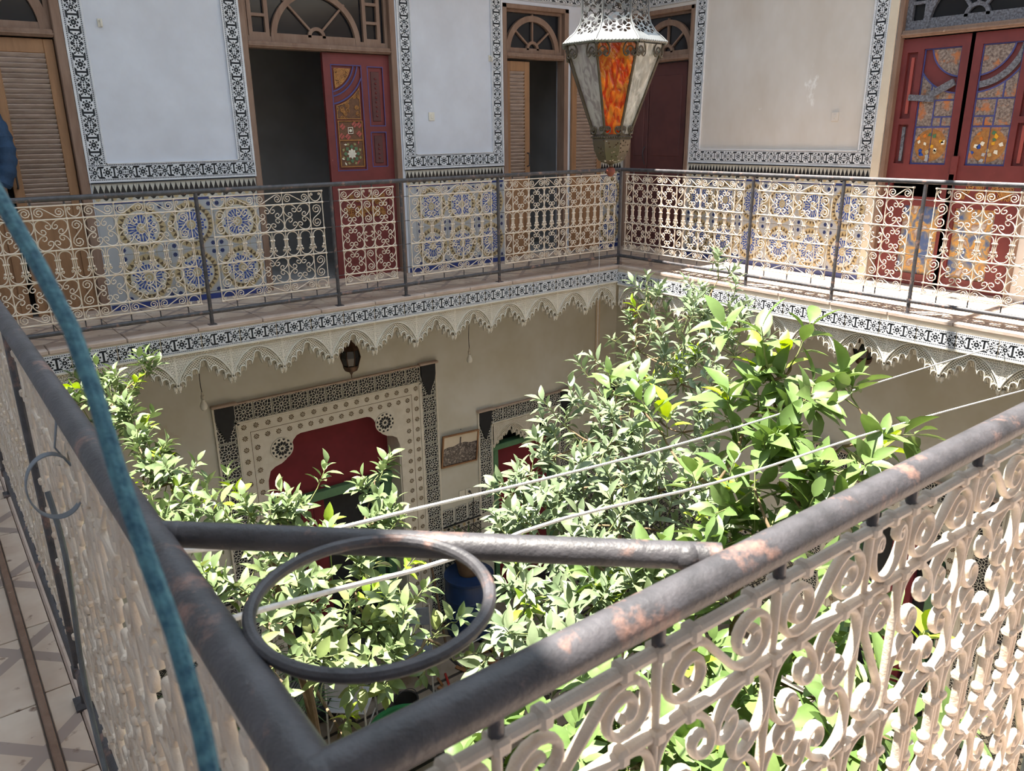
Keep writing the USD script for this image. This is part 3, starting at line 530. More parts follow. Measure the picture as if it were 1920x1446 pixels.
# ---------------------------------------------------------------- doors and windows of the gallery
def fanlight(t, f, u0, u1, v0, v1, cu, R, mat, n0=-.09, spokes=(45, 135), side=None, base=.05, ring=.05, hub=.085, bw=.018):
    """transom light: frame, an arch of wood with hub and spokes, small side lights, dark panes behind"""
    H = [sbox(u0, v0, u1, v1).difference(sbox(u0 + .03, v0 + base * .6, u1 - .03, v1 - .03))]
    arch = Point(cu, v0 + base * .3).buffer(R, 24).difference(Point(cu, v0 + base * .3).buffer(R - ring, 24)); arch = affinity.scale(arch, 1, .98, origin=(cu, v0)).intersection(sbox(u0, v0, u1, v1))
    obj('fanlight_frame', ext(unary_union(H + [sbox(cu - R, v0, cu + R, v0 + base)]), n0, n0 + .045, f), mat, t, smooth=False)
    obj('fanlight_arch', ext(arch, n0 + .002, n0 + .05, f), mat, t)
    c = (cu, v0 + base * .8)
    obj('fanlight_hub', ext(Point(c).buffer(hub, 14).difference(Point(c).buffer(hub - .03, 14)).intersection(sbox(u0, c[1] - .005, u1, v1)), n0 + .004, n0 + .045, f), mat, t)
    for a in spokes:
        d = np.array([math.cos(math.radians(a)), math.sin(math.radians(a))]); A, B = np.array(c) + d * (hub - .01), np.array(c) + d * (R - .02)
        obj('fanlight_spoke', ext(LineString([tuple(A), tuple(B)]).buffer(bw / 2, cap_style=2).intersection(sbox(u0, v0, u1, v1)), n0 + .006, n0 + .04, f), mat, t, smooth=False)
    if side:
        for a, b in side:
            s = -1 if a < cu else 1
            obj('side_light', ext(sbox(a - .035, v0, b + .035, v1).difference(unary_union([sbox(a, v0 + .075, b, v0 + .2), sbox(a, v0 + .225, b, v0 + .36), sbox(a, v0 + .385, b, v1 - .02)])), n0 + .001, n0 + .047, f), mat, t, smooth=False)
    obj('pane', bx(u0 + .005, u1 - .005, v0 + .005, v1 - .005, n0 + .008, n0 + .014, f), 'pane_dark', t, smooth=False)
def door_frame(t, f, u0, u1, v1, w=.055, bar=2.1, mat='wood_frame', d=-.12):
    for a, b in ((u0, u0 + w), (u1 - w, u1)): obj('jamb', bx(a, b, 0, v1, d, .012, f, .006), mat, t, smooth=False)
    obj('lintel', bx(u0, u1, v1 - .045, v1, d, .012, f, .006), mat, t, smooth=False)
    obj('transom_bar', [bx(u0 + w, u1 - w, bar, bar + .055, d, .005, f, .008), bx(u0 + w, u1 - w, bar + .012, bar + .03, 0, .016, f, .005)], mat, t, smooth=False)
    obj('threshold', bx(u0, u1, 0, .02, d, .01, f), 'slab_stone', t)
def shutter(t, f, u0, u1, v0=.02, v1=2.09, n=-.04, handle=None, low=.78):
    """louvred leaf: frame, slats one by one, solid lower panel"""
    p = obj('shutter_leaf', [bx(u0, u0 + .07, v0, v1, n - .035, n, f, .004), bx(u1 - .07, u1, v0, v1, n - .035, n, f, .004), bx(u0 + .07, u1 - .07, v1 - .1, v1, n - .034, n - .001, f, .004), bx(u0 + .07, u1 - .07, v0, v0 + .1, n - .034, n - .001, f, .004), bx(u0 + .07, u1 - .07, low, low + .09, n - .034, n - .001, f, .004),
                             bx(u0 + .07, u1 - .07, v0 + .1, low, n - .026, n - .012, f), bx(u0 + .07, u1 - .07, low + .09, v1 - .1, n - .034, n - .03, f)], 'wood_shutter', t, smooth=False)
    k = int((v1 - .1 - low - .09) / .036)
    for i in range(k):
        v = low + .09 + (i + .5) * (v1 - .1 - low - .09) / k; m = trimesh.creation.box([u1 - u0 - .138, .04, .007]); m.apply_transform(trimesh.transformations.rotation_matrix(.75, [1, 0, 0])); m.apply_translation([(u0 + u1) / 2, v, n - .018])
        obj('slat', put(m, f), 'wood_slat', p, smooth=False)
    if handle: obj('handle', put(sweep(smoothline([(handle, 1.16, n), (handle, 1.15, n + .035), (handle, 1.1, n + .04), (handle, 1.03, n + .035), (handle, 1.02, n)], 16), .007, sides=8), f), 'iron_thin', p)
    return p
t = thing('door', 'left shuttered door with louvred wooden leaves at the picture edge', 'door', kind='structure'); _used[('/World', 'door')] = 2
_ = '/World/door'
door_frame(t, BACK, -5.95, -4.87, 2.72, w=.07, bar=2.1)
shutter(t, BACK, -5.39, -4.945, handle=-5.36); shutter(t, BACK, -5.88, -5.43, handle=None)
fanlight(t, BACK, -5.88, -4.94, 2.155, 2.68, -5.41, .46, 'wood_frame', spokes=(40, 90, 140), ring=.07)

t = tag(UsdGeom.Xform.Define(stage, '/World/door_2').GetPrim(), 'open doorway to a dark room with one painted red leaf', 'door', kind='structure'); _used[('/World', 'door')] = 3
door_frame(t, BACK, -3.53, -2.03, 2.75, w=.06, bar=2.105)
fanlight(t, BACK, -3.47, -2.09, 2.16, 2.71, -2.81, .43, 'wood_frame', side=((-3.40, -3.285), (-2.31, -2.2)), spokes=(45, 135), base=.075)
# painted red leaf
def red_leaf(f, t, a, b, v1=2.1, n=-.05):
    lf = obj('red_leaf', ext(openings(a, b, .015, v1, [(a + .085, a + .375, 1.06, 1.99), (a + .45, a + .61, 1.46, 1.99), (a + .45, a + .61, 1.08, 1.4), (a + .085, a + .6, .15, .88)]), n - .04, n, f), 'paint_red', t, smooth=False)
    obj('inset_panel', bx(a + .08, a + .615, .1, 2.0, n - .035, n - .014, f), 'paint_red', lf, smooth=False)
    return lf
a = -2.775; lf = red_leaf(BACK, t, a, -2.09); n = -.064
x0, x1, y0, y1 = a + .085, a + .375, 1.06, 1.99; P = sbox(x0, y0, x1, y1)
def frame_of(p, w): return p.difference(p.buffer(-w, join_style=2))
c = (x0 - .08, y1 + .07); sec = P.buffer(-.02).intersection(Point(c).buffer(.285, 24)); low = P.buffer(-.02).difference(Point(c).buffer(.43, 24)).intersection(sbox(x0, 1.52, x1, y1))
obj('carved_sector', [ext(sec, n, n + .005, BACK)], 'carving_brown', lf, smooth=False); obj('carved_spandrel', [ext(low, n, n + .005, BACK)], 'carving_brown', lf, smooth=False)
def vines(poly, k, seed, s):
    """curling tendrils as a fretwork inside a polygon"""
    r = random.Random(seed); x, y, X, Y = poly.bounds; L_ = []
    for _i in range(k):
        u, v = r.uniform(x, X), r.uniform(y, Y); th = np.linspace(0, r.choice((1.4, 1.9)) * 2 * PI, 18); rr = np.linspace(s, s * .15, 18); o = r.uniform(0, 6.28)
        L_.append(LineString(np.c_[u + rr * np.cos(th + o), v + rr * np.sin(th + o)]).buffer(s * .13, 2))
    return unary_union(L_).intersection(poly)
obj('gilt_fretwork', ext(vines(sec, 26, 1, .03).union(frame_of(sec, .009)), n + .005, n + .012, BACK), 'gold_carving', lf, smooth=False)
obj('gilt_fretwork', ext(vines(low, 22, 2, .022).union(frame_of(low, .007)), n + .005, n + .012, BACK), 'gold_carving', lf, smooth=False)
mid, star = sbox(x0 + .03, 1.335, x1 - .02, 1.5), sbox(x0 + .03, 1.09, x1 - .02, 1.325)
obj('motif_ground', ext(unary_union([mid, star]), n, n + .004, BACK), 'carving_brown', lf, smooth=False)
obj('gilt_moulding', ext(unary_union([frame_of(mid.buffer(.008, join_style=2), .008), frame_of(star.buffer(.008, join_style=2), .008)]), n + .004, n + .014, BACK), 'gold_carving', lf, smooth=False)
mu, mv = (x0 + x1) / 2 + .005, 1.418
for du, dv in ((-.08, .035), (.045, .055), (-.03, -.055), (.09, -.03), (-.095, -.05), (.095, .05)):
    q = affinity.rotate(sbox(mu + du - .022, mv + dv - .022, mu + du + .022, mv + dv + .022), 45).intersection(mid); obj('red_lozenge', ext(q.difference(LineString([(mu + du - .02, mv + dv - .02), (mu + du + .02, mv + dv + .02)]).buffer(.003)), n + .004, n + .008, BACK), 'glaze_dustyred', lf, smooth=False)
q = sbox(mu - .026, mv - .03, mu + .026, mv + .03); obj('ivory_square', ext(frame_of(q, .005).union(unary_union([affinity.rotate(sbox(mu - .011, mv - .011, mu + .011, mv + .011), k) for k in (0, 45)])), n + .006, n + .011, BACK), 'glaze_ivory', lf, smooth=False)
su, sv = mu, 1.205
for k in range(8):
    for r0, r1, rm, w, m in ((.0, .05, .03, .015, 'glaze_ivory'), (.045, .088, .064, .021, 'glaze_green'), (.082, .108, .094, .016, 'glaze_sage')):
        obj('star_petal', ext(affinity.translate(kite(r0, r1, rm, w, k * PI / 4 + (PI / 8 if r1 > .1 else 0)), su, sv).intersection(star), n + .004, n + .008, BACK), m, lf, smooth=False)
for k, (u, v) in enumerate(((.02, 1.31), (.24, 1.29), (.025, 1.15), (.235, 1.12), (.05, 1.1), (.2, 1.1))):
    q = affinity.translate(kite(0, .036, .02, .008, k * 1.3), min(max(x0 + u, x0 + .07), x1 - .07), min(max(v, 1.13), 1.29)).intersection(star); obj('shard', ext(q, n + .004, n + .0085, BACK), ('glaze_ivory', 'glaze_dustyred')[k % 2], lf, smooth=False)
arcs = [Point(c).buffer(r + .006, 24).difference(Point(c).buffer(r - .006, 24)).intersection(P) for r in (.305, .345, .41)]
obj('blue_line', ext(unary_union(arcs + [frame_of(sbox(x0 - .012, y0 - .012, x1 + .012, y1 + .012), .008)] + [frame_of(sbox(a + .445, p, a + .615, q), .008) for p, q in ((1.455, 1.995), (1.075, 1.405))]), n + .012, n + .016, BACK), 'paint_blue', lf, smooth=False)
for p, q in ((1.5, 1.95), (1.11, 1.37)):
    obj('narrow_panel', bx(a + .485, a + .575, p, q, n - .01, n + .008, BACK, .004), 'paint_maroon', lf, smooth=False)
    for k in range(int((q - p - .06) / .042)): obj('bead', put(ball((0, 0, 0), .011, 1), on(BACK, a + .53, p + .05 + k * .042, n + .008)), 'paint_red', lf)
obj('gilt_fretwork', ext(vines(sbox(a + .12, .6, a + .56, .82), 34, 5, .03), n, n + .01, BACK), 'gold_carving', lf, smooth=False)
lamp = thing('wall_sconce', 'small dark wall lamp deep inside the open doorway', 'wall lamp', at=(-3.28, G + .2 + 1.87, 1.72))
obj('bracket', [bx(-.02, .02, -.06, .06, 0, .02, F((0, 0, 0), (1, 0, 0), (0, 0, 1), (0, -1, 0))), tube((0, -.02, 0), (0, -.14, 0), .012)], 'iron_dark', lamp); obj('shade', lathe([(0, .08), (.05, .07), (.085, 0), (.075, -.06), (0, -.09)], 14, (0, -.16, .02)), 'lantern_dark', lamp)

t = tag(UsdGeom.Xform.Define(stage, '/World/door_3').GetPrim(), 'narrow corner doorway with a louvred leaf half open, left of the lantern', 'door', kind='structure')
door_frame(t, BACK, -.76, .16, 2.66, w=.06, bar=2.135); fanlight(t, BACK, -.70, .10, 2.19, 2.62, -.31, .37, 'wood_frame', spokes=(38, 90, 142), base=.055, ring=.06)
shutter(t, BACK, -.70, -.36, v1=2.11, handle=-.40); shutter(t, BACK, .19, .66, v1=2.1, n=.045)
t = tag(UsdGeom.Xform.Define(stage, '/World/door_4').GetPrim(), 'dark maroon corner door behind the hanging lantern', 'door', kind='structure')
door_frame(t, RIGHT, -1.0, 0, 2.66, w=.05, bar=2.12); fanlight(t, RIGHT, -.95, -.05, 2.175, 2.62, -.42, .37, 'wood_frame', spokes=(40, 90, 140), base=.055, ring=.06)
for a, b in ((-.95, -.68), (-.67, -.12)):
    lf = obj('maroon_leaf', bx(a, b, .02, 2.11, -.1, -.06, RIGHT, .004), 'paint_maroon', t, smooth=False); obj('raised_panel', bx(a + .06, b - .06, 1.1, 1.98, -.062, -.052, RIGHT, .006), 'paint_maroon', lf, smooth=False); obj('raised_panel', bx(a + .06, b - .06, .18, .95, -.062, -.052, RIGHT, .006), 'paint_maroon', lf, smooth=False)
obj('handle', put(sweep(smoothline([(-.70, 1.2, -.05), (-.70, 1.17, -.02), (-.70, 1.1, -.015), (-.70, 1.0, -.05)], 14), .006), RIGHT), 'iron_thin', lf)

# red double door with carved and inlaid panels, on the right
t = tag(UsdGeom.Xform.Define(stage, '/World/door_5').GetPrim(), 'big red double door with carved inlaid panels on the right wall', 'door', kind='structure')
_used[('/World', 'door')] = 6
door_frame(t, RIGHT, 2.26, 3.5, 2.75, w=.04, bar=2.12, mat='wood_frame', d=-.1)
obj('plaster_reveal', bx(2.175, 2.255, 0, 2.95, 0, .02, RIGHT, .006), 'plaster_soft', t, smooth=False)
fanlight(t, RIGHT, 2.30, 3.46, 2.175, 2.71, 2.875, .43, 'carving_slate', spokes=(52, 90, 128), side=((2.35, 2.45), (3.31, 3.41)), base=.085, ring=.055, hub=.1, bw=.025)
def double_leaf(a, s, whole):
    """a: hinge edge, s: direction of the meeting stile; main panel, two narrow panels, painted lower panel"""
    U = lambda x: a + s * x
    def R(x0, x1, y0, y1): return sbox(min(U(x0), U(x1)), y0, max(U(x0), U(x1)), y1)
    n = -.05; body = R(0, .595, .02, 2.11); hs = [R(.19, .50, 1.075, 2.02), R(.05, .14, 1.46, 2.0), R(.05, .14, 1.08, 1.41), R(.19, .52, .12, .72)] + ([R(.06, .5, .8, .92)] if not whole else [])
    lf = obj('red_leaf', ext(body.difference(unary_union(hs)), n - .04, n, RIGHT), 'paint_red', t, smooth=False)
    if whole: obj('carved_rail', ext(vines(R(.08, .5, .8, .92), 30, 8, .03), n - .001, n + .006, RIGHT), 'gold_carving', lf, smooth=False)
    obj('stile', ext(R(.545, .6, .02, 1.0 + .15 * whole), n, n + .02, RIGHT), 'paint_red', lf, smooth=False)
    m = n - .03; P = R(.19, .50, 1.075, 2.02)
    obj('inset_panel', ext(unary_union([P, R(.04, .15, 1.07, 2.01)]), m - .008, m, RIGHT), 'paint_red', lf, smooth=False)
    for y0, y1 in ((1.5, 1.96), (1.1, 1.39)): obj('narrow_carving', ext(R(.082, .108, y0, y1), m, m + .014, RIGHT), 'carving_slate' if (not whole and y1 < 1.4) else 'glaze_dustyred', lf, smooth=False)
    c = (U(.53), 2.06); r1, r2 = .27, .40; C = lambda r: Point(c).buffer(r, 28); I = P.buffer(-.012, join_style=2)
    obj('carved_sector', ext(I.intersection(C(r1)), m, m + .012, RIGHT), 'carving_grey', lf, smooth=False)
    if whole: obj('carved_arc', ext(I.intersection(C(r2 - .025).difference(C(r1 + .055))), m, m + .016, RIGHT), 'carving_slate', lf, smooth=False)
    rest = I.difference(C(r2)); grid = [R(.19, .33, 1.39, 1.6), R(.335, .5, 1.47, 1.6), R(.19, .29, 1.605, 1.9), R(.295, .5, 1.605, 1.9), R(.335, .405, 1.39, 1.465), R(.41, .5, 1.39, 1.465)]
    for g in grid: q = rest.intersection(g.buffer(-.004, join_style=2)); obj('carved_block', ext(q, m, m + .012, RIGHT), 'carving_grey', lf, smooth=False) if q.area > 1e-4 else 0
    low = R(.202, .488, 1.087, 1.382); cc = ((U(.202) + U(.488)) / 2, 1.235); disc = Point(cc).buffer(.135, 16)
    obj('carved_block', ext(low.difference(disc), m, m + .012, RIGHT), 'carving_grey', lf, smooth=False); obj('inlaid_disc', ext(disc, m, m + .009, RIGHT), 'gold_carving', lf, smooth=False)
    r = random.Random(3 + whole)
    for k in range(16):
        an = k * 2.4 + r.random() * .3; rad = .025 + .088 * math.sqrt((k + .5) / 16); q = affinity.translate(kite(0, .034 + .018 * r.random(), .016, .013 + .008 * r.random(), r.random() * 6.3), cc[0] + rad * math.cos(an) - .012, cc[1] + rad * math.sin(an)).intersection(disc)
        obj('inlaid_shard', ext(q, m + .009, m + .012, RIGHT), ('glaze_yellow', 'glaze_ivory', 'glaze_ochre', 'glaze_green', 'glaze_blue', 'glaze_ivory', 'glaze_orange', 'glaze_greyblue')[k % 8], lf, smooth=False)
    lines = [frame_of(P, .01), C(r1 + .012).difference(C(r1)).intersection(P), C(r2 + .012).difference(C(r2)).intersection(P)] + [frame_of(g.buffer(.004), .007).intersection(rest) for g in grid] + [frame_of(low.buffer(.006), .008), R(.343, .347, 1.087, 1.39)]
    obj('blue_line', ext(unary_union(lines), m + .005, m + .0145, RIGHT), 'paint_blue', lf, smooth=False)
    if not whole: obj('broken_strip', [ext(affinity.rotate(sbox(U(.30) - .19 * 1, 1.60, U(.30) + .03, 1.65), -5), m + .014, n + .012, RIGHT), ext(affinity.rotate(sbox(U(.30), 1.62, U(.30) + .21, 1.675), 28, origin=(U(.30), 1.63)), m + .014, n + .014, RIGHT)], 'carving_slate', lf, smooth=False)
    obj('lower_panel', ext(R(.18, .53, .11, .73), m - .006, m, RIGHT), 'painted_panel', lf, smooth=False)
    return lf
N = {'g': ('geometry', {}), 'n': ('noise_texture', {'scale': 9, 'detail': 5, 'distortion': .8}), 'r': ('rgb_ramp', {'ramp': [(.36, lin('#4a5f8a')), (.46, lin('#8f8678')), (.53, lin('#cf9a4a')), (.6, lin('#8d7468')), (.68, lin('#c8c2bc'))]}), 'p': ('principled_bsdf', {'roughness': .5})}
usdkit.material(stage, '/World/Looks/painted_panel', N, [('g.position', 'n.vector'), ('n.fac', 'r.fac'), ('r.color', 'p.base_color')], surface='p.BSDF')
double_leaf(2.30, 1, False); double_leaf(3.46, -1, True)
obj('threshold_stone', bx(2.2, 3.55, 0, .018, -.1, .16, RIGHT, .004), 'slab_stone', t)
# small things on the gallery walls
for lab, f, u, v, m in (('white plastic switch plate on the narrower white wall panel', BACK, -1.665, 1.545, 'outlet_white'), ('pale painted-over switch plate on the beige wall panel', RIGHT, 1.76, 1.49, 'plaster_aged')):
    s = thing('switch_plate', lab, 'wall switch'); obj('plate', bx(u - .035, u + .035, v - .04, v + .04, 0, .01, f, .003), m, s); obj('rocker', bx(u - .012, u + .012, v - .02, v + .02, .009, .014, f, .002), m, s)
for lab, f, u, v in (('pale wall hook near the left edge of the left white panel', BACK, -4.61, 2.22), ('pale wall hook beside the frame of the narrower white panel', BACK, -.925, 2.12)):
    s = thing('wall_hook', lab, 'wall hook'); obj('plate', bx(u - .018, u + .018, v - .03, v + .03, 0, .008, f, .003), 'relief_cream', s); obj('hook', put(sweep(smoothline([(u, v + .01, .008), (u, v + .012, .03), (u, v - .02, .045), (u, v - .03, .028)], 14), .007), f), 'relief_cream', s)
jk = thing('jacket', 'navy blue padded jacket hanging at the left end of the gallery', 'jacket', at=(-5.48, .99, 0))
sl = smoothline([(-.02, .02, 1.62), (.045, -.02, 1.5), (.075, -.07, 1.33), (.055, -.1, 1.17), (0, -.1, 1.06)], 26)
bd = lathe([(0, 1.68), (.05, 1.67), (.1, 1.62), (.2, 1.55), (.21, 1.3), (.2, 1.05), (.19, .93), (.15, .92), (0, .95)], 28); bd.vertices[:, 1] *= .45; bd.vertices[:, :2] += .012 * np.sin(bd.vertices[:, 2:] * 60) * np.sign(bd.vertices[:, :2])
bd.apply_translation([-.2, 0, 0]); obj('body', bd, 'jacket_blue', jk); obj('sleeve', sweep(sl, .062 + .006 * np.sin(np.arange(26) * 1.9), sides=14), 'jacket_blue', jk); obj('collar', put(sweep(np.c_[.07 * np.cos(np.linspace(0, 2 * PI, 20)) - .2, .05 * np.sin(np.linspace(0, 2 * PI, 20)), np.full(20, 1.69)], .022, sides=8), np.eye(4)), 'jacket_blue', jk)
# ---------------------------------------------------------------- the ground floor walls: carved portals, picture, lights
def corner_wedge(t, f, u, v, w):
    h = w / 2; obj('corner_wedge', ext(Polygon([(u - h, v), (u + h, v), (u + h, v - .12), (u + h * .8, v - .19), (u + h * .45, v - .26), (u + .006, v - .35), (u - .006, v - .35), (u - h * .45, v - .26), (u - h * .8, v - .19), (u - h, v - .12)]), .008, .034, f), 'recess_black', t, smooth=False)
def lattice_frame(t, f, u0, u1, vt, w, vb, vb2=None):
    m = w / .165
    run(LATTICE, 'lattice_tile', t, f, u0 + w, u1 - w, vt - w / 2, .006, w, across=m)
    for u, b in ((u0 + w / 2, vb), (u1 - w / 2, vb2 or vb)): run(LATTICE, 'lattice_tile', t, f, b, vt, u, .006, w, vertical=True, across=m)
    obj('fillet', [bx(u0 - .018, u0, vb, vt, 0, .026, f), bx(u1, u1 + .018, vb2 or vb, vt, 0, .026, f), bx(u0 + w, u0 + w + .014, vb, vt - w, 0, .026, f), bx(u1 - w - .014, u1 - w, vb2 or vb, vt - w, 0, .026, f), bx(u0 + w, u1 - w, vt - w - .014, vt - w, 0, .026, f)], 'stucco_cream', t)
    obj('ledge', [bx(u0 - .03, u0 + w + .03, vt + .004, vt + .03, 0, .06, f, .006), bx(u1 - w - .03, u1 + .03, vt + .004, vt + .03, 0, .06, f, .006), bx(u0, u1, vt, vt + .014, 0, .04, f)], 'slab_stone', t)
    corner_wedge(t, f, u0 + w / 2, vt, w); corner_wedge(t, f, u1 - w / 2, vt, w)
def portal(t, f, u0, u1, vt, w, arch, a, b):
    """lattice frame, pierced board with an arched opening (arch: left half, mirrored), medallions, reveals, red panel, green door"""
    lattice_frame(t, f, u0, u1, vt, w, GROUND)
    i0, i1, it = u0 + w + .014, u1 - w - .014, vt - w - .014; c = (a + b) / 2
    pts = [(a, GROUND)] + arch + [(2 * c - x, y) for x, y in arch[::-1]] + [(b, GROUND)]
    board = sbox(i0, GROUND, i1, it).difference(Polygon(pts)); obj('arched_board', ext(board, 0, .02, f), 'stucco_cream', t, smooth=False)
    obj('reveal', [bx(a - .03, a + .012, GROUND, arch[0][1] + .2, -.3, .002, f), bx(b - .012, b + .03, GROUND, arch[0][1] + .2, -.3, .002, f), bx(a, b, arch[-1][1] - .01, arch[-1][1] + .02, -.3, .002, f)], 'stucco_cream', t)
    n = .115
    def row(ua, ub, v):
        k = round((ub - ua) / n)
        for q in range(k + 1): ref('pierced_flower', FLOWER, t, on(f, ua + q * (ub - ua) / k, v, .0205, .82))
    row(i0 + .06, i1 - .06, it - .05); row(i0 + .17, i1 - .17, it - .165)
    for s, e in ((1, i0), (-1, i1)):
        for q in range(24): ref('pierced_flower', FLOWER, t, on(f, e + s * .06, it - .165 - q * .12, .0205, .82)); ref('pierced_flower', FLOWER, t, on(f, e + s * .17, it - .28 - q * .12, .0205, .82))
    obj('incised_line', ext(frame_of(sbox(i0 + .115, GROUND - .5, i1 - .115, it - .108), .004), .0195, .0215, f), 'recess_brown', t, smooth=False)
    obj('fillet', [bx(i0, i0 + .02, GROUND, it, .018, .03, f), bx(i1 - .02, i1, GROUND, it, .018, .03, f), bx(i0, i1, it - .012, it, .018, .03, f)], 'stucco_cream', t)
    ma = arch[-1][0] - .215
    for u in (ma, 2 * c - ma): ref('medallion', MEDALLION, t, on(f, u, arch[-1][1] - .115, .019, .92))
    vd = -2.255
    obj('red_panel', bx(a, b, vd, arch[-1][1] + .02, -.3, -.27, f), 'cloth_red', t, smooth=False)
    obj('transom_bar', bx(a, b, vd - .1, vd, -.3, -.2, f, .006), 'green_paint', t, smooth=False)
    for x in (a + .01, b - .11, b - .26): obj('green_post', bx(x, x + .1, GROUND, vd - .1, -.3, -.22, f, .006), 'green_paint', t, smooth=False)
    for x in (a + .42, a + .55): obj('door_stile', bx(x, x + .13, GROUND, vd - .1, -.34, -.27, f, .006), 'cloth_red', t, smooth=False)
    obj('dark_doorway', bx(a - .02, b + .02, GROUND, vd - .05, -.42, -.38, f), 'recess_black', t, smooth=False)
AR = [(-3.742, -1.98), (-3.732, -1.866), (-3.702, -1.774), (-3.65, -1.74), (-3.58, -1.721), (-3.53, -1.69), (-3.49, -1.64), (-3.467, -1.564), (-3.44, -1.505), (-3.401, -1.466), (-3.35, -1.45)]
t = thing('door', 'carved stucco portal of the ground floor back wall with a deep red panel', 'door', kind='structure')
portal(t, BACK, -4.165, -1.765, -1.02, .18, AR, -3.742, -2.242)
t = thing('door', 'carved stucco portal of the ground floor right wall, behind the big leaves', 'door', kind='structure')
portal(t, RIGHT, 1.97, 3.79, -1.745, .18, [(x + 3.742 + 2.33, y - .72) for x, y in AR], 2.33, 3.43)
t = thing('window', 'ground floor window with green frame under a scalloped stucco valance', 'window', kind='structure')
lattice_frame(t, BACK, -1.19, .245, -1.735, .175, -3.06, GROUND)
for k in range(2): ref('scallop_arch', SCALLOP, t, on(BACK, -.745 + k * .5 + .02, -1.77, .004) @ np.diag([1.19, 1, .7, 1]))
obj('green_frame', [bx(-1.0, .06, -2.33, -2.255, -.2, -.08, BACK, .006), bx(-1.0, -.945, GROUND, -2.33, -.2, -.08, BACK, .006), bx(-.90, -.83, GROUND, -2.33, -.2, -.1, BACK, .006), bx(0, .06, GROUND, -2.33, -.2, -.08, BACK, .006)], 'green_paint', t, smooth=False)
obj('curtain', [bx(-.83, 0, GROUND, -2.3, -.2, -.17, BACK)], 'cloth_red', t, smooth=False); obj('pane', bx(-1.0, .06, GROUND, -1.9, -.26, -.22, BACK), 'pane_dark', t, smooth=False)
t = thing('trim', 'lattice and mosaic dado along the ground floor walls', 'tile dado', kind='structure')
for f, u0, u1 in ((BACK, -1.765, -1.19), (BACK, .3, 1.0), (BACK, -6.4, -4.2), (RIGHT, 3.83, 6.2), (RIGHT, -1.0, 1.93)):
    n = .01
    run(LATTICE, 'lattice_tile', t, f, u0 + .005, u1 - .005, -2.95, .006, .2, across=.2 / .165)
    obj('border_strip', [bx(u0, u1, -3.07, -3.05, 0, .025, f)], 'recess_black', t); run(STAR, 'star_tile', t, f, u0, u1, -3.11, .002, .14, across=1.2)
    k = max(1, round((u1 - u0) / .3))
    for i in range(k):
        for j in range(4): obj('mosaic_tile', bx(u0 + i * (u1 - u0) / k + .001, u0 + (i + 1) * (u1 - u0) / k - .001, GROUND + j * .3025 + .001, GROUND + (j + 1) * .3025 - .001, 0, .01, f), 'mosaic_dark', t, smooth=False)
run(LATTICE, 'lattice_tile', t, BACK, -2.85, -1.87, .94, .008, .165, vertical=True); corner_wedge(t, BACK, .94, -1.85, .165)
obj('pilaster', bx(.66, .72, -2.9, -.17, 0, .03, BACK, .006), 'plaster_soft', t); obj('pilaster', bx(-.72, -.66, -2.9, -.17, 0, .03, RIGHT, .006), 'plaster_soft', t)

# old photograph in a wooden frame
N = {'t': ('texture_coordinate', {}), 's': ('separate_xyz', {}), 'n': ('noise_texture', {'scale': 55, 'detail': 7}), 'r': ('rgb_ramp', {'ramp': [(.36, lin('#2a2528')), (.52, lin('#514a4c')), (.68, lin('#a8a098'))]}), 'p': ('principled_bsdf', {'roughness': .25})}
usdkit.material(stage, '/World/Looks/photo_crowd', N, [('t.object', 'n.vector'), ('n.fac', 'r.fac'), ('r.color', 'p.base_color')], surface='p.BSDF')
look('photo_sky', '#d8cfbe', '#c9bda8', 3, .25); look('photo_dark', '#3a3335', '#453d3f', 30, .3)
pf = thing('framed_picture', 'old sepia photograph of a crowd in a thin wooden frame, hung between portal and window', 'picture', at=BACK @ np.array([[1, 0, 0, -1.475], [0, 1, 0, -2.11], [0, 0, 1, .02], [0, 0, 0, 1]]) @ trimesh.transformations.rotation_matrix(-.05, [0, 0, 1]) @ trimesh.transformations.rotation_matrix(.08, [1, 0, 0]))
w, h = .25, .2
obj('frame', ext(sbox(-w, -h, w, h).difference(sbox(-w + .016, -h + .016, w - .016, h - .016)), 0, .022), 'wood_shutter', pf, smooth=False)
obj('print_sky', bx(-w + .01, w - .01, .03, h - .01, .002, .008), 'photo_sky', pf, smooth=False)
hill = Polygon([(-w + .01, -h + .01), (w - .01, -h + .01), (w - .01, .06), (.14, .055), (.06, .075), (-.02, .07), (-.1, .045), (-.16, .05), (-w + .01, .03)])
obj('print_crowd', ext(hill, .004, .0085), 'photo_crowd', pf, smooth=False); obj('print_tower', bx(-.012, .008, .06, .15, .004, .0087), 'photo_dark', pf, smooth=False); obj('nail', put(ball((0, .24, 0), .006), np.eye(4)), 'iron_thin', pf)
so = thing('wall_socket', 'cream double wall socket with a black plug, below the framed picture', 'wall socket')
for u in (-1.455, -1.365): obj('plate', [bx(u - .04, u + .04, -2.74, -2.66, 0, .012, BACK, .004)], 'outlet_white', so)
obj('plug', put(join([ball((-1.36, -2.695, .03), .017, 1), sweep(smoothline([(-1.36, -2.7, .04), (-1.33, -2.74, .05), (-1.31, -2.83, .03), (-1.315, -3.0, .03), (-1.32, -3.2, .03)], 20), .005, sides=6)]), BACK), 'iron_thin', so)
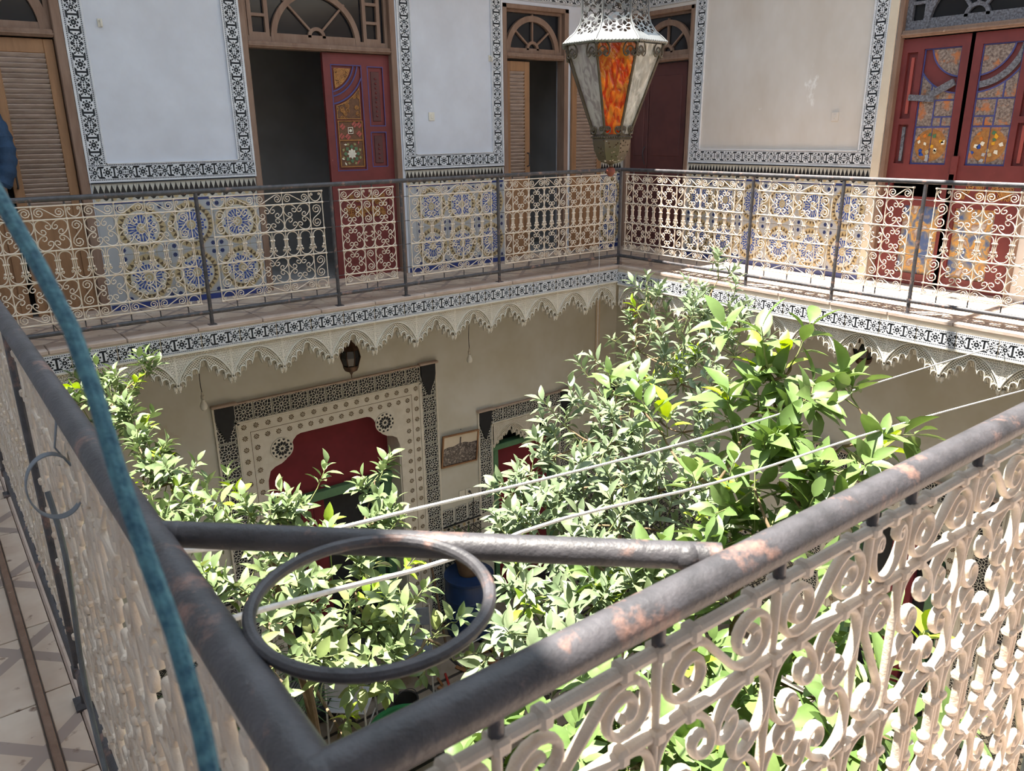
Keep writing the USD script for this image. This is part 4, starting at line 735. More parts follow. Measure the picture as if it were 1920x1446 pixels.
def bulb(label, x, y, z0, z):
    t = thing('hanging_bulb', label, 'light bulb', 'bare bulbs hanging from the gallery', at=(x, y, 0))
    obj('cord', sweep(smoothline([(0, 0, z0), (.008, 0, (z0 * .6 + z * .4)), (-.004, 0, z + .12), (0, 0, z + .06)], 16), .0035, sides=6), 'iron_thin', t)
    obj('socket', lathe([(0, .065), (.009, .06), (.011, .035), (.016, .03), (.016, .002), (0, 0)], 12, (0, 0, z)), 'socket', t); obj('glass', lathe([(0, 0), (.014, -.005), (.016, -.02), (.028, -.045), (.032, -.065), (.026, -.088), (.012, -.1), (0, -.102)], 16, (0, 0, z)), 'bulb_glass', t)
bulb('bare light bulb on a cord left of the carved portal', -4.395, .45, -.17, -.72); bulb('bare light bulb on a cord between the portal and the corner', -1.683, .45, -.17, -.81)
def small_lantern(label, x, y, zt):
    t = thing('small_lantern', label, 'lantern', 'small dark metal lanterns under the gallery', at=(x, y, 0)); o = (0, 0, zt)
    obj('chain', tube((0, 0, -.17), (0, 0, zt + .38), .005, 6), 'lantern_dark', t)
    obj('crown', lathe([(0, .4), (.02, .38), (.03, .34), (.075, .3), (.09, .27), (0, .265)], 8, o), 'lantern_dark', t)
    for k in range(8):
        a = k * PI / 4; c, s = math.cos(a), math.sin(a); obj('rib', sweep([(.085 * c, .085 * s, zt + .27), (.1 * c, .1 * s, zt + .2), (.07 * c, .07 * s, zt + .11)], .006, sides=5), 'lantern_dark', t)
    obj('glass', lathe([(.084, .265), (.098, .2), (.068, .11)], 8, o), 'pane_dark', t, smooth=False)
    obj('bowl', lathe([(0, -.015), (.004, -.01), (.005, .02), (.02, .045), (.06, .065), (.072, .09), (.075, .115), (.06, .118), (0, .12)], 16, o), 'lantern_dark', t)
small_lantern('small dark pierced lantern hanging above the back portal', -3.005, .5, -.81); small_lantern('small dark pierced lantern behind the right lambrequin, above the light green leaves', .5, -2.62, -.69)
# ---------------------------------------------------------------- the citrus trees in the court
def leaf_look(name, cols, trans, rough=.38):
    N = {'g': ('geometry', {}), 'o': ('object_info', {}), 'a': ('math', {'math_type': 'add'}), 'f': ('math', {'math_type': 'fraction'}), 'r': ('rgb_ramp', {'ramp': [(i / (len(cols) - 1), lin(c)) for i, c in enumerate(cols)]}),
         'n': ('noise_texture', {'scale': 30, 'detail': 3}), 'v': ('math', {'math_type': 'multiply_add', 'value2': .5, 'value3': .75}), 'h': ('hsv', {}), 'p': ('principled_bsdf', {'roughness': rough, 'specular_ior_level': .5}), 't': ('translucent_bsdf', {}), 'x': ('mix_closure', {'fac': trans}), 'hs': ('hsv', {'hue': .485, 'saturation': 1.25, 'value': 1.1})}
    usdkit.material(stage, f'/World/Looks/{name}', N, [('o.random', 'a.value1'), ('g.random_per_island', 'a.value2'), ('a.value', 'f.value1'), ('f.value', 'r.fac'), ('g.position', 'n.vector'), ('n.fac', 'v.value1'), ('v.value', 'h.value'), ('r.color', 'h.color'), ('h.color', 'p.base_color'), ('h.color', 'hs.color'), ('hs.color', 't.color'), ('p.BSDF', 'x.closure1'), ('t.BSDF', 'x.closure2')], surface='x.closure')
leaf_look('leaf_lemon', ['#6f8258', '#7f9164', '#8f9d6e', '#86985e', '#a0aa6c'], .14)
leaf_look('leaf_citrus', ['#617353', '#708262', '#7e8c6c', '#8b9876', '#778760'], .12)
leaf_look('leaf_broad', ['#56703a', '#647e44', '#71884c', '#5f7a48'], .2, .42)
leaf_look('leaf_young', ['#7c9c30', '#8aa636', '#98ae40', '#829e3a'], .32)
look('bark', '#7d6a50', '#6a5842', 14, 0.85, 0.5, 80); look('twig_green', '#6f7a48', '#7d8452', 20, 0.6)
def leaf_shape(L, w, fold, droop, wave):
    T = [.0, .16, .38, .62, .83, 1.0]; Wd = [.03, .62, 1.0, .9, .5, .0]; v = []
    for t, k in zip(T, Wd):
        z = L * (.04 * math.sin(PI * t) - droop * t * t); b = w * k / 2
        v += [(-b, t * L, z + b * fold + wave * math.sin(9 * t) * b), (0, t * L, z), (b, t * L, z + b * fold - wave * math.sin(9 * t + 1) * b)]
    f = [(3 * i + a, 3 * i + b, 3 * i + c) for i in range(5) for a, b, c in ((0, 1, 4), (0, 4, 3), (1, 2, 5), (1, 5, 4))]
    return np.array(v, float), np.array(f)[:-4].tolist() + [[12, 13, 16], [13, 14, 16]]
def branch_path(a, b, r, sag=.1):
    m = (a + b) / 2 + np.array([r.uniform(-.05, .05), r.uniform(-.05, .05), -sag * np.linalg.norm(b - a)]); t = np.linspace(0, 1, 8)[:, None]
    return (1 - t) ** 2 * a + 2 * t * (1 - t) * m + t * t * b
def citrus_tree(name, label, trunk, clusters, mats, size, seed, nl=(8, 12), twig=.11, spread=1.0, drop=.07, wide=(.38, .5)):
    """trunk, branches to every cluster, twigs with leaves; the nearest 290 leaves are parts, the others one part of kind stuff"""
    r = random.Random(seed); rs = np.random.RandomState(seed); t = thing(name, label, 'tree', at=None)
    tr = smoothline(trunk, 24); rad = np.linspace(.05, .02, 24)
    obj('trunk', sweep(tr, rad * (1 + .08 * np.sin(np.arange(24) * 2.1)), sides=10), 'bark', t)
    nodes = [tr[i] for i in range(9, 24)]; ax = tr[-1]; leaves, thin, S = [], [], []
    order = sorted(clusters, key=lambda c: np.linalg.norm(np.array(c[:3]) - ax))
    for x, y, z, rr, k in order:
        c = np.array((x, y, z - drop)); q = np.array(nodes); d = np.linalg.norm(q - c, axis=1) + np.maximum(0, q[:, 2] - c[2] + .05) * 1.5
        s = q[np.argmin(d)]; p = branch_path(s, c, r); ln = np.linalg.norm(s - c); obj('branch', sweep(p, np.linspace(.006 + .008 * min(1, ln), .004, 8), sides=6), 'bark', t, smooth=True); nodes += [p[4], p[6], c]
        for _i in range(k):
            o = c + rs.normal(0, .55, 3) * rr; e = (o - c) / (rr + .02) * .55 + (c - ax) * np.array([.25, .25, .1]) + np.array([0, 0, .55]) + rs.normal(0, .3, 3); e /= np.linalg.norm(e); ln = twig * r.uniform(.6, 1.25); tip = o + e * ln
            thin.append(sweep(np.linspace(c, o, 3), .003, sides=4)); thin.append(sweep(np.array([o, o + e * ln * .5 + rs.normal(0, .006, 3), tip]), np.array([.003, .0024, .0015]), sides=4)); n = r.randint(*nl); ph = r.uniform(0, 6.28); young = r.random() < mats[2]
            a = np.cross(e, [.3, .2, .9]); a /= np.linalg.norm(a); b = np.cross(e, a)
            for j in range(n):
                f = (j + .6) / n; an = ph + 2.4 * j; side = a * math.cos(an) + b * math.sin(an); op = (1.15 - .75 * f ** 2) * spread; dr = e * math.cos(op) + side * math.sin(op) + np.array([0, 0, -.12]); dr /= np.linalg.norm(dr)
                up = np.array([0, 0, 1.0]) * .8 + e * .7 + rs.normal(0, .25, 3); xx = np.cross(dr, up); xx /= np.linalg.norm(xx); up = np.cross(xx, dr); L = size * r.uniform(.62, 1.2) * (1 - .3 * max(0, f - .75) * 4 * .5)
                v, fc = leaf_shape(L, L * r.uniform(*wide), r.uniform(.15, .55), r.uniform(.02, .3), r.uniform(0, .12)); po = o + e * ln * f + dr * .008
                leaves.append((po + v @ np.array([xx, dr, up]), fc, 1 if young and f > .25 else 0, L / np.linalg.norm(po - np.array(_E)) * (1.0 if po[2] > -9 else .5)))
    obj('twigs', join(thin), 'twig_green', t, smooth=True, kind='stuff')
    leaves.sort(key=lambda q: -q[3])
    for v, f, y, _s in leaves[:290]: obj('leaf', (v, f), mats[y], t, smooth=True)
    for y in (0, 1):
        q = [(v, f) for v, f, yy, _s in leaves[290:] if yy == y]
        if q:
            V = np.vstack([v for v, f in q]); Fc = np.vstack([np.array(f) + 18 * i for i, (v, f) in enumerate(q)]); obj('foliage', (V, Fc), mats[y], t, smooth=True, kind='stuff')
    return len(leaves)
LEMON = [(-5.06, -0.85, 0.06, 0.1, 7), (-5.35, -0.77, 0.02, 0.12, 7), (-5.3, -0.97, -0.05, 0.12, 7), (-5.43, -0.92, -0.17, 0.1, 6), (-5.27, -1.28, -0.11, 0.12, 7), (-5.28, -1.44, -0.19, 0.12, 8), (-5.3, -1.71, -0.23, 0.1, 7), (-5.24, -1.89, -0.25, 0.1, 7), (-5.35, -1.83, -0.31, 0.12, 7), (-5.29, -2.14, -0.3, 0.14, 9), (-5.27, -2.3, -0.35, 0.1, 4), (-5.39, -2.34, -0.34, 0.1, 4), (-5.25, -2.56, -0.3, 0.13, 6), (-5.14, -2.62, -0.24, 0.12, 6), (-5.07, -2.8, -0.22, 0.12, 7), (-4.99, -2.87, -0.25, 0.12, 6), (-4.91, -2.78, -0.21, 0.08, 3), (-4.8, -2.74, -0.21, 0.04, 2), (-4.36, -2.57, -0.28, 0.05, 3), (-4.44, -2.66, -0.34, 0.06, 3), (-4.53, -2.76, -0.41, 0.09, 3), (-4.42, -2.82, -0.37, 0.07, 2), (-4.54, -2.89, -0.42, 0.09, 3), (-4.44, -2.98, -0.46, 0.08, 2), (-5.39, -2.6, -0.32, 0.12, 4), (-5.18, -2.86, -0.25, 0.14, 6), (-5.39, -3.1, -0.26, 0.13, 5), (-5.46, -3.19, -0.28, 0.1, 4), (-5.31, -3.18, -0.3, 0.13, 5), (-5.2, -3.24, -0.25, 0.13, 5), (-5.06, -3.24, -0.31, 0.13, 5), (-4.96, -3.32, -0.34, 0.12, 4), (-4.81, -3.32, -0.38, 0.12, 4), (-4.66, -3.32, -0.42, 0.1, 3), (-5.33, -3.41, -0.27, 0.12, 3), (-5.22, -3.51, -0.29, 0.12, 4), (-5.09, -3.61, -0.31, 0.12, 5), (-4.94, -3.61, -0.36, 0.12, 5), (-4.8, -3.62, -0.43, 0.12, 5), (-4.68, -3.62, -0.55, 0.09, 3), (-4.62, -3.69, -0.61, 0.06, 2), (-5.41, -3.85, -0.2, 0.09, 4), (-5.39, -3.89, -0.26, 0.07, 2), (-5.11, -3.63, -0.39, 0.1, 4), (-4.94, -3.65, -0.45, 0.1, 4), (-4.89, -3.72, -0.51, 0.09, 3), (-5.08, -3.58, -0.86, 0.1, 2), (-5.15, -3.56, -0.96, 0.08, 2), (-5.44, -3.61, -0.31, 0.1, 3)]
CITRUS = [(-1.97, -2.27, 0.39, 0.1, 3), (-2.04, -2.39, 0.27, 0.1, 4), (-2.22, -2.42, 0.18, 0.12, 4), (-2.11, -2.52, 0.15, 0.12, 4), (-2.31, -2.54, 0.03, 0.12, 4), (-1.47, -2.5, 0.42, 0.1, 4), (-1.64, -2.56, 0.3, 0.14, 6), (-1.53, -2.66, 0.24, 0.12, 4), (-1.86, -2.56, 0.21, 0.12, 5), (-1.7, -2.71, 0.12, 0.16, 7), (-1.51, -2.84, 0.15, 0.1, 3), (-2.02, -2.75, 0.06, 0.18, 8), (-1.89, -3.01, 0.02, 0.18, 7), (-2.33, -2.8, 0.02, 0.16, 7), (-2.6, -2.89, -0.05, 0.15, 6), (-2.35, -2.96, -0.09, 0.18, 7), (-2.2, -3.09, -0.12, 0.18, 7), (-2.94, -2.86, 0.04, 0.1, 4), (-2.9, -2.93, -0.05, 0.12, 5), (-3.15, -3.02, -0.09, 0.12, 5), (-2.94, -3.07, -0.14, 0.15, 6), (-2.8, -3.19, -0.17, 0.16, 7), (-3.37, -2.99, -0.11, 0.1, 4), (-3.38, -3.14, -0.18, 0.14, 6), (-3.57, -3.14, -0.2, 0.14, 6), (-3.25, -3.25, -0.21, 0.16, 7), (-3.12, -3.37, -0.24, 0.18, 7), (-2.78, -3.34, -0.2, 0.18, 7), (-2.71, -3.5, -0.14, 0.18, 6), (-3.74, -3.16, -0.26, 0.12, 6), (-3.85, -3.24, -0.32, 0.12, 6), (-3.98, -3.29, -0.38, 0.12, 6), (-3.7, -3.33, -0.28, 0.16, 8), (-3.57, -3.43, -0.28, 0.18, 8), (-3.44, -3.53, -0.28, 0.18, 8), (-3.91, -3.46, -0.34, 0.16, 8), (-3.77, -3.57, -0.34, 0.18, 8), (-3.7, -3.75, -0.32, 0.18, 8), (-4.09, -3.48, -0.41, 0.12, 6), (-3.39, -3.7, -0.26, 0.18, 7), (-3.61, -3.94, -0.3, 0.18, 7), (-3.3, -3.86, -0.17, 0.18, 6), (-4.04, -3.65, -0.39, 0.15, 6), (-3.95, -3.84, -0.36, 0.15, 6), (-4.39, -3.82, -0.49, 0.09, 4), (-4.33, -3.84, -0.41, 0.1, 4), (-4.21, -3.92, -0.41, 0.14, 6), (-4.1, -4.0, -0.39, 0.15, 6), (-3.97, -4.08, -0.35, 0.16, 6), (-3.91, -4.24, -0.3, 0.16, 6), (-4.44, -4.03, -0.44, 0.13, 6), (-4.32, -4.11, -0.42, 0.15, 6), (-4.19, -4.19, -0.38, 0.15, 6), (-4.14, -4.33, -0.31, 0.15, 5), (-3.86, -4.39, -0.25, 0.15, 5), (-4.5, -3.89, -0.54, 0.06, 3), (-4.47, -4.14, -0.46, 0.1, 4)]
BROAD = [(-3.51, -4.37, 0.6, 0.11, 3), (-3.46, -4.26, 0.66, 0.08, 2), (-3.44, -4.41, 0.64, 0.08, 2), (-3.63, -3.72, 0.37, 0.07, 2), (-3.61, -3.92, 0.24, 0.07, 2), (-3.61, -4.4, 0.5, 0.13, 4), (-3.54, -4.51, 0.53, 0.11, 3), (-3.49, -4.54, 0.55, 0.08, 2), (-3.35, -4.66, 0.51, 0.08, 2), (-3.39, -4.74, 0.43, 0.08, 2), (-3.47, -4.68, 0.39, 0.11, 3), (-3.66, -4.54, 0.4, 0.13, 4), (-3.66, -4.36, 0.35, 0.13, 4), (-3.62, -4.65, 0.36, 0.12, 3), (-3.81, -4.55, 0.27, 0.15, 5), (-3.78, -4.34, 0.19, 0.14, 4), (-3.75, -4.66, 0.27, 0.14, 4), (-3.59, -4.7, 0.3, 0.11, 3), (-3.87, -4.49, 0.12, 0.15, 5), (-3.87, -4.67, 0.17, 0.15, 5), (-3.76, -4.74, 0.22, 0.11, 3), (-3.89, -4.34, -0.02, 0.15, 4), (-3.89, -4.59, 0.01, 0.14, 4), (-3.93, -4.46, -0.07, 0.13, 3), (-4.05, -4.31, -0.26, 0.14, 4), (-4.09, -4.21, -0.39, 0.13, 4)]
LOWER = [(-4.93, -4.36, -0.55, 0.1, 4), (-5.01, -4.42, -0.54, 0.08, 3), (-4.79, -4.34, -0.57, 0.12, 5), (-4.68, -4.39, -0.5, 0.12, 5), (-4.83, -4.54, -0.47, 0.12, 4), (-4.57, -4.45, -0.43, 0.14, 5), (-4.69, -4.61, -0.41, 0.14, 5), (-4.51, -4.6, -0.37, 0.14, 5), (-4.65, -4.76, -0.37, 0.14, 5), (-4.32, -4.61, -0.35, 0.14, 5), (-4.47, -4.77, -0.37, 0.14, 5), (-4.6, -4.93, -0.36, 0.14, 5), (-4.25, -4.76, -0.27, 0.14, 5), (-4.4, -4.92, -0.3, 0.14, 5), (-4.45, -5.04, -0.36, 0.13, 5), (-4.12, -4.84, -0.22, 0.14, 4), (-4.27, -4.99, -0.24, 0.14, 5), (-4.34, -5.1, -0.32, 0.14, 5), (-4.06, -5.02, -0.23, 0.14, 4), (-4.23, -5.16, -0.25, 0.13, 4), (-3.85, -5.04, -0.23, 0.12, 3), (-4.03, -5.18, -0.24, 0.1, 3), (-3.84, -5.18, -0.21, 0.1, 3), (-3.9, -5.31, -0.31, 0.1, 3), (-3.69, -4.91, -0.24, 0.1, 3), (-3.86, -4.76, -0.18, 0.12, 3), (-4.34, -5.24, -0.3, 0.1, 3), (-4.05, -5.34, -0.37, 0.08, 2)]
citrus_tree('lemon_tree', 'thin lemon tree with pale leaves growing in the court on the left', [(-4.86, -2.70, GROUND), (-4.90, -2.74, -3.3), (-4.95, -2.80, -2.2), (-4.94, -2.82, -1.3), (-5.0, -2.72, -.75), (-4.98, -2.7, -.45)], LEMON, ('leaf_lemon', 'leaf_young', .12), .085, 11, nl=(8, 11), drop=.11)
citrus_tree('orange_tree', 'dense orange tree with narrow grey-green leaves in the middle of the court', [(-3.1, -3.1, GROUND), (-3.15, -3.15, -2.8), (-3.05, -3.2, -1.6), (-3.15, -3.2, -.8), (-2.9, -2.95, -.2)], CITRUS, ('leaf_citrus', 'leaf_young', .04), .092, 5, nl=(9, 12), wide=(.3, .42))
citrus_tree('broad_leaved_citrus', 'citrus tree with large bright green leaves, nearest the sunlit near railing', [(-4.2, -4.6, GROUND), (-4.25, -4.65, -2.8), (-4.15, -4.7, -1.6), (-4.0, -4.65, -.8), (-3.8, -4.5, -.15)], BROAD + LOWER, ('leaf_broad', 'leaf_young', .1), .14, 8, nl=(5, 8), twig=.11, drop=.14)
# ---------------------------------------------------------------- the big hanging lantern
look('lantern_white', '#8f8f8d', '#7a7a78', 14, 0.35, 0.2, 80, c3='#6b6258', t3=(.6, .72), s3=11, metal=.55)
look('lantern_brown', '#6b5f50', '#54493e', 16, 0.45, 0.2, 90, metal=.5)
look('ball_red', '#8f4a3c', '#7c4034', 12, .5)
def glass_look(name, col, tint, ripple=26, tr=.45):
    """rippled stained glass: part clear, part glowing through, with a glossy wavy face"""
    N = {'t': ('texture_coordinate', {}), 'm': ('mapping', {'scale': (1, 1, .38)}), 'n': ('noise_texture', {'scale': ripple, 'detail': 2, 'distortion': 1.2}), 'b': ('bump', {'strength': .8, 'distance': .01}), 'r': ('rgb_ramp', {'ramp': [(.42, lin(col)), (.56, lin(tint))]}),
         'c': ('transparent_bsdf', {}), 'l': ('translucent_bsdf', {}), 'g': ('glossy_bsdf', {'roughness': .12}), 'd': ('diffuse_bsdf', {}), 'x0': ('mix_closure', {'fac': .6}), 'x': ('mix_closure', {'fac': tr}), 'f': ('fresnel', {'IOR': 1.6}), 'x2': ('mix_closure', {})}
    usdkit.material(stage, f'/World/Looks/{name}', N, [('t.object', 'm.vector'), ('m.vector', 'n.vector'), ('n.fac', 'b.height'), ('n.fac', 'r.fac'), ('r.color', 'c.color'), ('r.color', 'l.color'), ('r.color', 'd.color'), ('b.normal', 'g.normal'), ('l.BSDF', 'x0.closure1'), ('d.BSDF', 'x0.closure2'), ('x0.closure', 'x.closure1'), ('c.BSDF', 'x.closure2'), ('f.fac', 'x2.fac'), ('x.closure', 'x2.closure1'), ('g.BSDF', 'x2.closure2')], surface='x2.closure')
glass_look('glass_orange', '#d8481a', '#f2a03c', tr=.35); glass_look('glass_clear', '#cfccc4', '#f8f6f0', tr=.25); glass_look('glass_mauve', '#c2b4b6', '#ece4e2', tr=.25)
N = {'t': ('texture_coordinate', {}), 'v': ('voronoi_texture', {'scale': 58}), 'l': ('math', {'math_type': 'less_than', 'value2': .27}), 'c': ('transparent_bsdf', {}), 'p': ('principled_bsdf', {'base_color': lin('#6b5f50'), 'roughness': .4, 'metallic': .5}), 'x': ('mix_closure', {})}
usdkit.material(stage, '/World/Looks/bowl_pierced', N, [('t.object', 'v.vector'), ('v.distance', 'l.value1'), ('l.value', 'x.fac'), ('p.BSDF', 'x.closure1'), ('c.BSDF', 'x.closure2')], surface='x.closure')
LX, LY, LZ = -2.95, -2.87, 1.165
ln = thing('hanging_lantern', 'large octagonal metal lantern with an orange glass pane hanging over the court', 'lantern', at=(LX, LY, LZ))
T0 = math.atan2(_E[1] - LY, _E[0] - LX) + .06                                 # the orange side
def around(k, r, z, off=0.0): a = T0 + (k + off) * PI / 4; return np.array((r * math.cos(a), r * math.sin(a), z))
prof = [(.283, .655), (.262, .675), (.225, .705), (.196, .745), (.183, .79), (.185, .86), (.192, .93), (.186, 1.0), (.16, 1.07), (.11, 1.13), (.05, 1.17)]   # bell of the roof: corner radius, height
def roof_panel(k):
    """one side of the pierced roof: a flat fretwork bent onto the bell"""
    pz = np.array(prof); s = np.r_[0, np.cumsum(np.linalg.norm(np.diff(pz, axis=0), axis=1))]; Ls = s[-1]
    w = lambda v: np.interp(v, s, pz[:, 0]) * math.sin(PI / 8)
    base = Polygon([(-w(v), v) for v in s] + [(w(v), v) for v in s[::-1]])
    H = []
    for v0, rr in ((.15, .04), (.235, .042), (.325, .045), (.415, .045), (.5, .035)):
        for u in (-.5, .5): H += petals(7, rr * .22, rr * .92, rr * .42, v0 * 9, (u * w(v0), v0 * Ls / .66 * .66))
        H += petals(4, .006, .024, .013, 0, (0, v0 + .045))
    H = unary_union([h.buffer(0) for h in H]).intersection(base.buffer(-.008)); poly = base.difference(H); poly = max(poly.geoms, key=lambda q: q.area) if hasattr(poly, 'geoms') else poly
    v, f = trimesh.creation.triangulate_polygon(poly.segmentize(.03), engine='earcut')
    v, f = trimesh.remesh.subdivide_to_size(np.c_[v, np.zeros(len(v))], f, .05, max_iter=6)
    r = np.interp(v[:, 1], s, pz[:, 0]); z = np.interp(v[:, 1], s, pz[:, 1]); out_ = np.zeros((len(v), 3)); A, B = around(k, 1, 0, -.5)[:2], around(k, 1, 0, .5)[:2]
    tt = v[:, 0] / (2 * r * math.sin(PI / 8)) + .5; out_[:, :2] = r[:, None] * ((1 - tt[:, None]) * A + tt[:, None] * B); out_[:, 2] = z
    return trimesh.Trimesh(out_, f, process=False)
for k in range(8):
    obj('roof_panel', roof_panel(k), 'lantern_white', ln, smooth=50)
    obj('roof_rib', sweep([around(k, r, z, .5) for r, z in prof], .0045, sides=6), 'lantern_white', ln)
    a, b = (.266, .64), (.098, .2)
    m = 'glass_orange' if k == 0 else ('glass_mauve' if k in (5, 7) else 'glass_clear')
    q = [around(k, a[0], a[1], -.5), around(k, a[0], a[1], .5), around(k, b[0], b[1], .5), around(k, b[0], b[1], -.5)]; c = np.mean(q, 0); q2 = [p - np.array([p[0], p[1], 0]) * .012 for p in q]
    obj('glass_pane', trimesh.convex.convex_hull(np.array(q + q2)), m, ln, smooth=False)
    obj('frame_bar', sweep([around(k, a[0] + .004, a[1], .5), around(k, b[0] + .004, b[1], .5)], .007, sides=6), 'lantern_brown', ln)
    obj('rim_trim', [sweep([around(k, .284, .652, -.5), around(k, .284, .652, .5)], .008, sides=6)] + [ball(around(k, .284, .652, -.5) * (1 - t) + around(k, .284, .652, .5) * t, .009) for t in np.linspace(.06, .94, 12)], 'lantern_white', ln)
    for z, rr, dz in ((.615, .258, -1), (.225, .108, 1)):                      # little scroll brackets in the pane corners
        for o in (-.36, .36):
            n_, cc = around(k, 1, 0), around(k, rr * (.96 if dz < 0 else 1.0), z, o); tang = np.array([-n_[1], n_[0], 0]); sp = SP['c'][::2] - .5; sc_ = .07 if dz < 0 else .035
            obj('scroll_bracket', [sweep(np.array([cc + tang * (x * sc_) + np.array([0, 0, y * sc_ * dz]) + n_ * .006 for x, y in sp]), .004, sides=5), sweep(np.array([cc + tang * (x * sc_ * .5) + np.array([0, 0, y * sc_ * .55 * dz + .01 * dz]) + n_ * .006 for x, y in sp]), .0035, sides=5)], 'lantern_brown', ln)
    bp = [(.104, .205), (.11, .175), (.1, .12), (.075, .07), (.035, .052)]
    for (r0, z0), (r1, z1) in zip(bp[:1], bp[1:2]): obj('collar', trimesh.convex.convex_hull(np.array([around(k, r * s_, z, o) for r, z in ((r0, z0), (r1, z1)) for o in (-.5, .5) for s_ in (.96, 1)])), 'lantern_brown', ln, smooth=False)
    obj('bowl_panel', trimesh.Trimesh(np.array([around(k, r, z, o) for r, z in bp[1:] for o in (-.5, .5)]), [f for i in range(3) for f in ((2 * i, 2 * i + 2, 2 * i + 1), (2 * i + 1, 2 * i + 2, 2 * i + 3))], process=False), 'bowl_pierced', ln, smooth=30)
    obj('bowl_trim', [ball(around(k, .112, .19, -.5) * (1 - t) + around(k, .112, .19, .5) * t, .006) for t in np.linspace(.0, .9, 7)], 'lantern_brown', ln)
obj('stem', lathe([(0, .02), (.008, .025), (.012, .045), (.034, .056), (0, .06)], 12), 'lantern_brown', ln)
obj('finial_ball', lathe([(0, -.02), (.012, -.016), (.024, 0), (.026, .012), (.02, .028), (.008, .034), (0, .034)], 16), 'ball_red', ln)
obj('finial_top', lathe([(.055, 1.165), (.03, 1.19), (.045, 1.22), (.02, 1.25), (.012, 1.3), (0, 1.3)], 12), 'lantern_white', ln)
obj('chain', [put(sweep(np.c_[.018 * np.cos(np.linspace(0, 2 * PI, 12, endpoint=False)), np.zeros(12), .03 * np.sin(np.linspace(0, 2 * PI, 12, endpoint=False)) + 1.325 + i * .048], .005, sides=5, closed=True), trimesh.transformations.rotation_matrix(PI / 2 * (i % 2), [0, 0, 1])) for i in range(26)], 'iron_thin', ln)
cross = tag(obj('ceiling_beam', bx(-6.5, .5, LY - .03, LY + .03, 3.72, 3.78), 'iron_dark'), 'thin dark iron bar across the roof opening that carries the lantern', 'beam')

# ---------------------------------------------------------------- cords, rope, loose strips
def cord(name, label, pts, r, mat, cat, n=40): return tag(obj(name, sweep(smoothline(pts, n), r, sides=8), mat), label, cat)
cord('clothes_line', 'upper white clothes line crossing the court from the left rail', [(-5.965, -5.24, .945), (-5.925, -5.209, .923), (-5.803, -5.11, .84), (-5.63, -5.007, .768), (-5.145, -4.835, .636), (-4.34, -4.652, .479), (-3.151, -4.434, .312), (-1.68, -4.179, .117), (-.02, -3.92, -.09)], .0036, 'cord_white', 'clothes line')
cord('clothes_line', 'lower white clothes line crossing the court, under the brace', [(-5.965, -5.42, .945), (-5.923, -5.384, .917), (-5.863, -5.316, .872), (-5.737, -5.238, .81), (-5.47, -5.146, .725), (-5.344, -5.096, .693), (-4.695, -4.953, .536), (-3.853, -4.852, .408), (-2.958, -4.785, .295), (-.02, -4.5, -.1)], .0036, 'cord_white', 'clothes line')
cord('blue_rope', 'blue braided rope running up close in front of the left railing', [(-6.06, -6.05, .86), (-6.0497, -5.8196, 1.134), (-6.0475, -5.7842, 1.1765), (-6.0495, -5.7382, 1.2211), (-6.0499, -5.6616, 1.2956), (-6.0562, -5.6237, 1.3286), (-6.0625, -5.5877, 1.3566), (-6.1, -5.0, 1.86), (-6.2, -3.4, 3.45)], .0042, 'rope_blue', 'rope', 90)
cord('grey_cable', 'thin grey cable hanging along the foot of the left railing', [(-5.999, -4.62, .8), (-5.995, -4.6, .55), (-6.0, -4.58, .42), (-6.005, -4.72, .2), (-6.0, -4.9, .12), (-5.992, -5.05, .16), (-6.0, -5.2, .08)], .005, 'cable_grey', 'cable')
cord('hanging_wire', 'thin pale wire hanging straight down in the far corner of the court', [(-.35, -.06, .93), (-.352, -.07, 0), (-.35, -.07, -1.2), (-.351, -.068, -2.6)], .0022, 'cord_white', 'wire', 12)
th = np.linspace(-2.6, 2.9, 40); rb = np.c_[-6.006 - .034 * np.cos(th), -4.83 + .01 * th, .89 + .045 * np.sin(th)]; rb = np.vstack([rb, [(-5.99, -4.79, .935), (-5.98, -4.785, .975)]])
tag(obj('strap_loop', sweep(rb, .0015, .009, (0, 1, 0), 6), 'strap'), 'grey plastic strap tied in a loop on the left railing', 'strap')
# ---------------------------------------------------------------- things standing in the court below
look('metal_white', '#c9c9c6', '#b0aea8', 20, .4); look('seat_blue', '#7e8794', '#6f7884', 8, .5); look('seat_pale', '#b9bec6', '#a8adb5', 8, .5); look('barrel_blue', '#24406e', '#1d345c', 6, .4); look('pot_dark', '#33302c', '#2a2724', 8, .7)
look('basin_green', '#1f6b3c', '#2a7a48', 6, .4); look('litter_brown', '#7a5238', '#94683f', 9, .9, vary=.15); look('litter_grey', '#a8a49c', '#85817a', 9, .9); look('palm_green', '#3c5a34', '#4d6c3e', 12, .5); look('stick_wood', '#5d4a38', '#6d5844', 12, .8); look('plastic_red', '#a8322c', None, rough=.4)
mosaic_look('mosaic_light', [(0, lin('#8d8f88')), (.2, lin('#4c5a4c')), (.34, lin('#9a9b93')), (.45, lin('#2e3030')), (.6, lin('#a5a69e'))], 11)
g0 = GROUND
t = thing('tiled_step', 'low mosaic-topped step with black edge slabs at the foot of the back portal', 'step', at=(-3.62, .66, g0))
obj('body', bx(-.75, .6, -.3, .3, 0, .17), 'court_dark', t, smooth=False)
for i in range(4):
    for j in range(2): obj('mosaic_tile', bx(-.73 + i * .33, -.73 + i * .33 + .326, -.28 + j * .28, -.28 + j * .28 + .276, .17, .178), 'mosaic_light', t, smooth=False)
for a, b in ((-.77, -.3), (-.295, .15), (.155, .62)): obj('edge_slab', bx(a, b, -.36, -.285, .1, .19, bev=.006), 'recess_black', t, smooth=False)
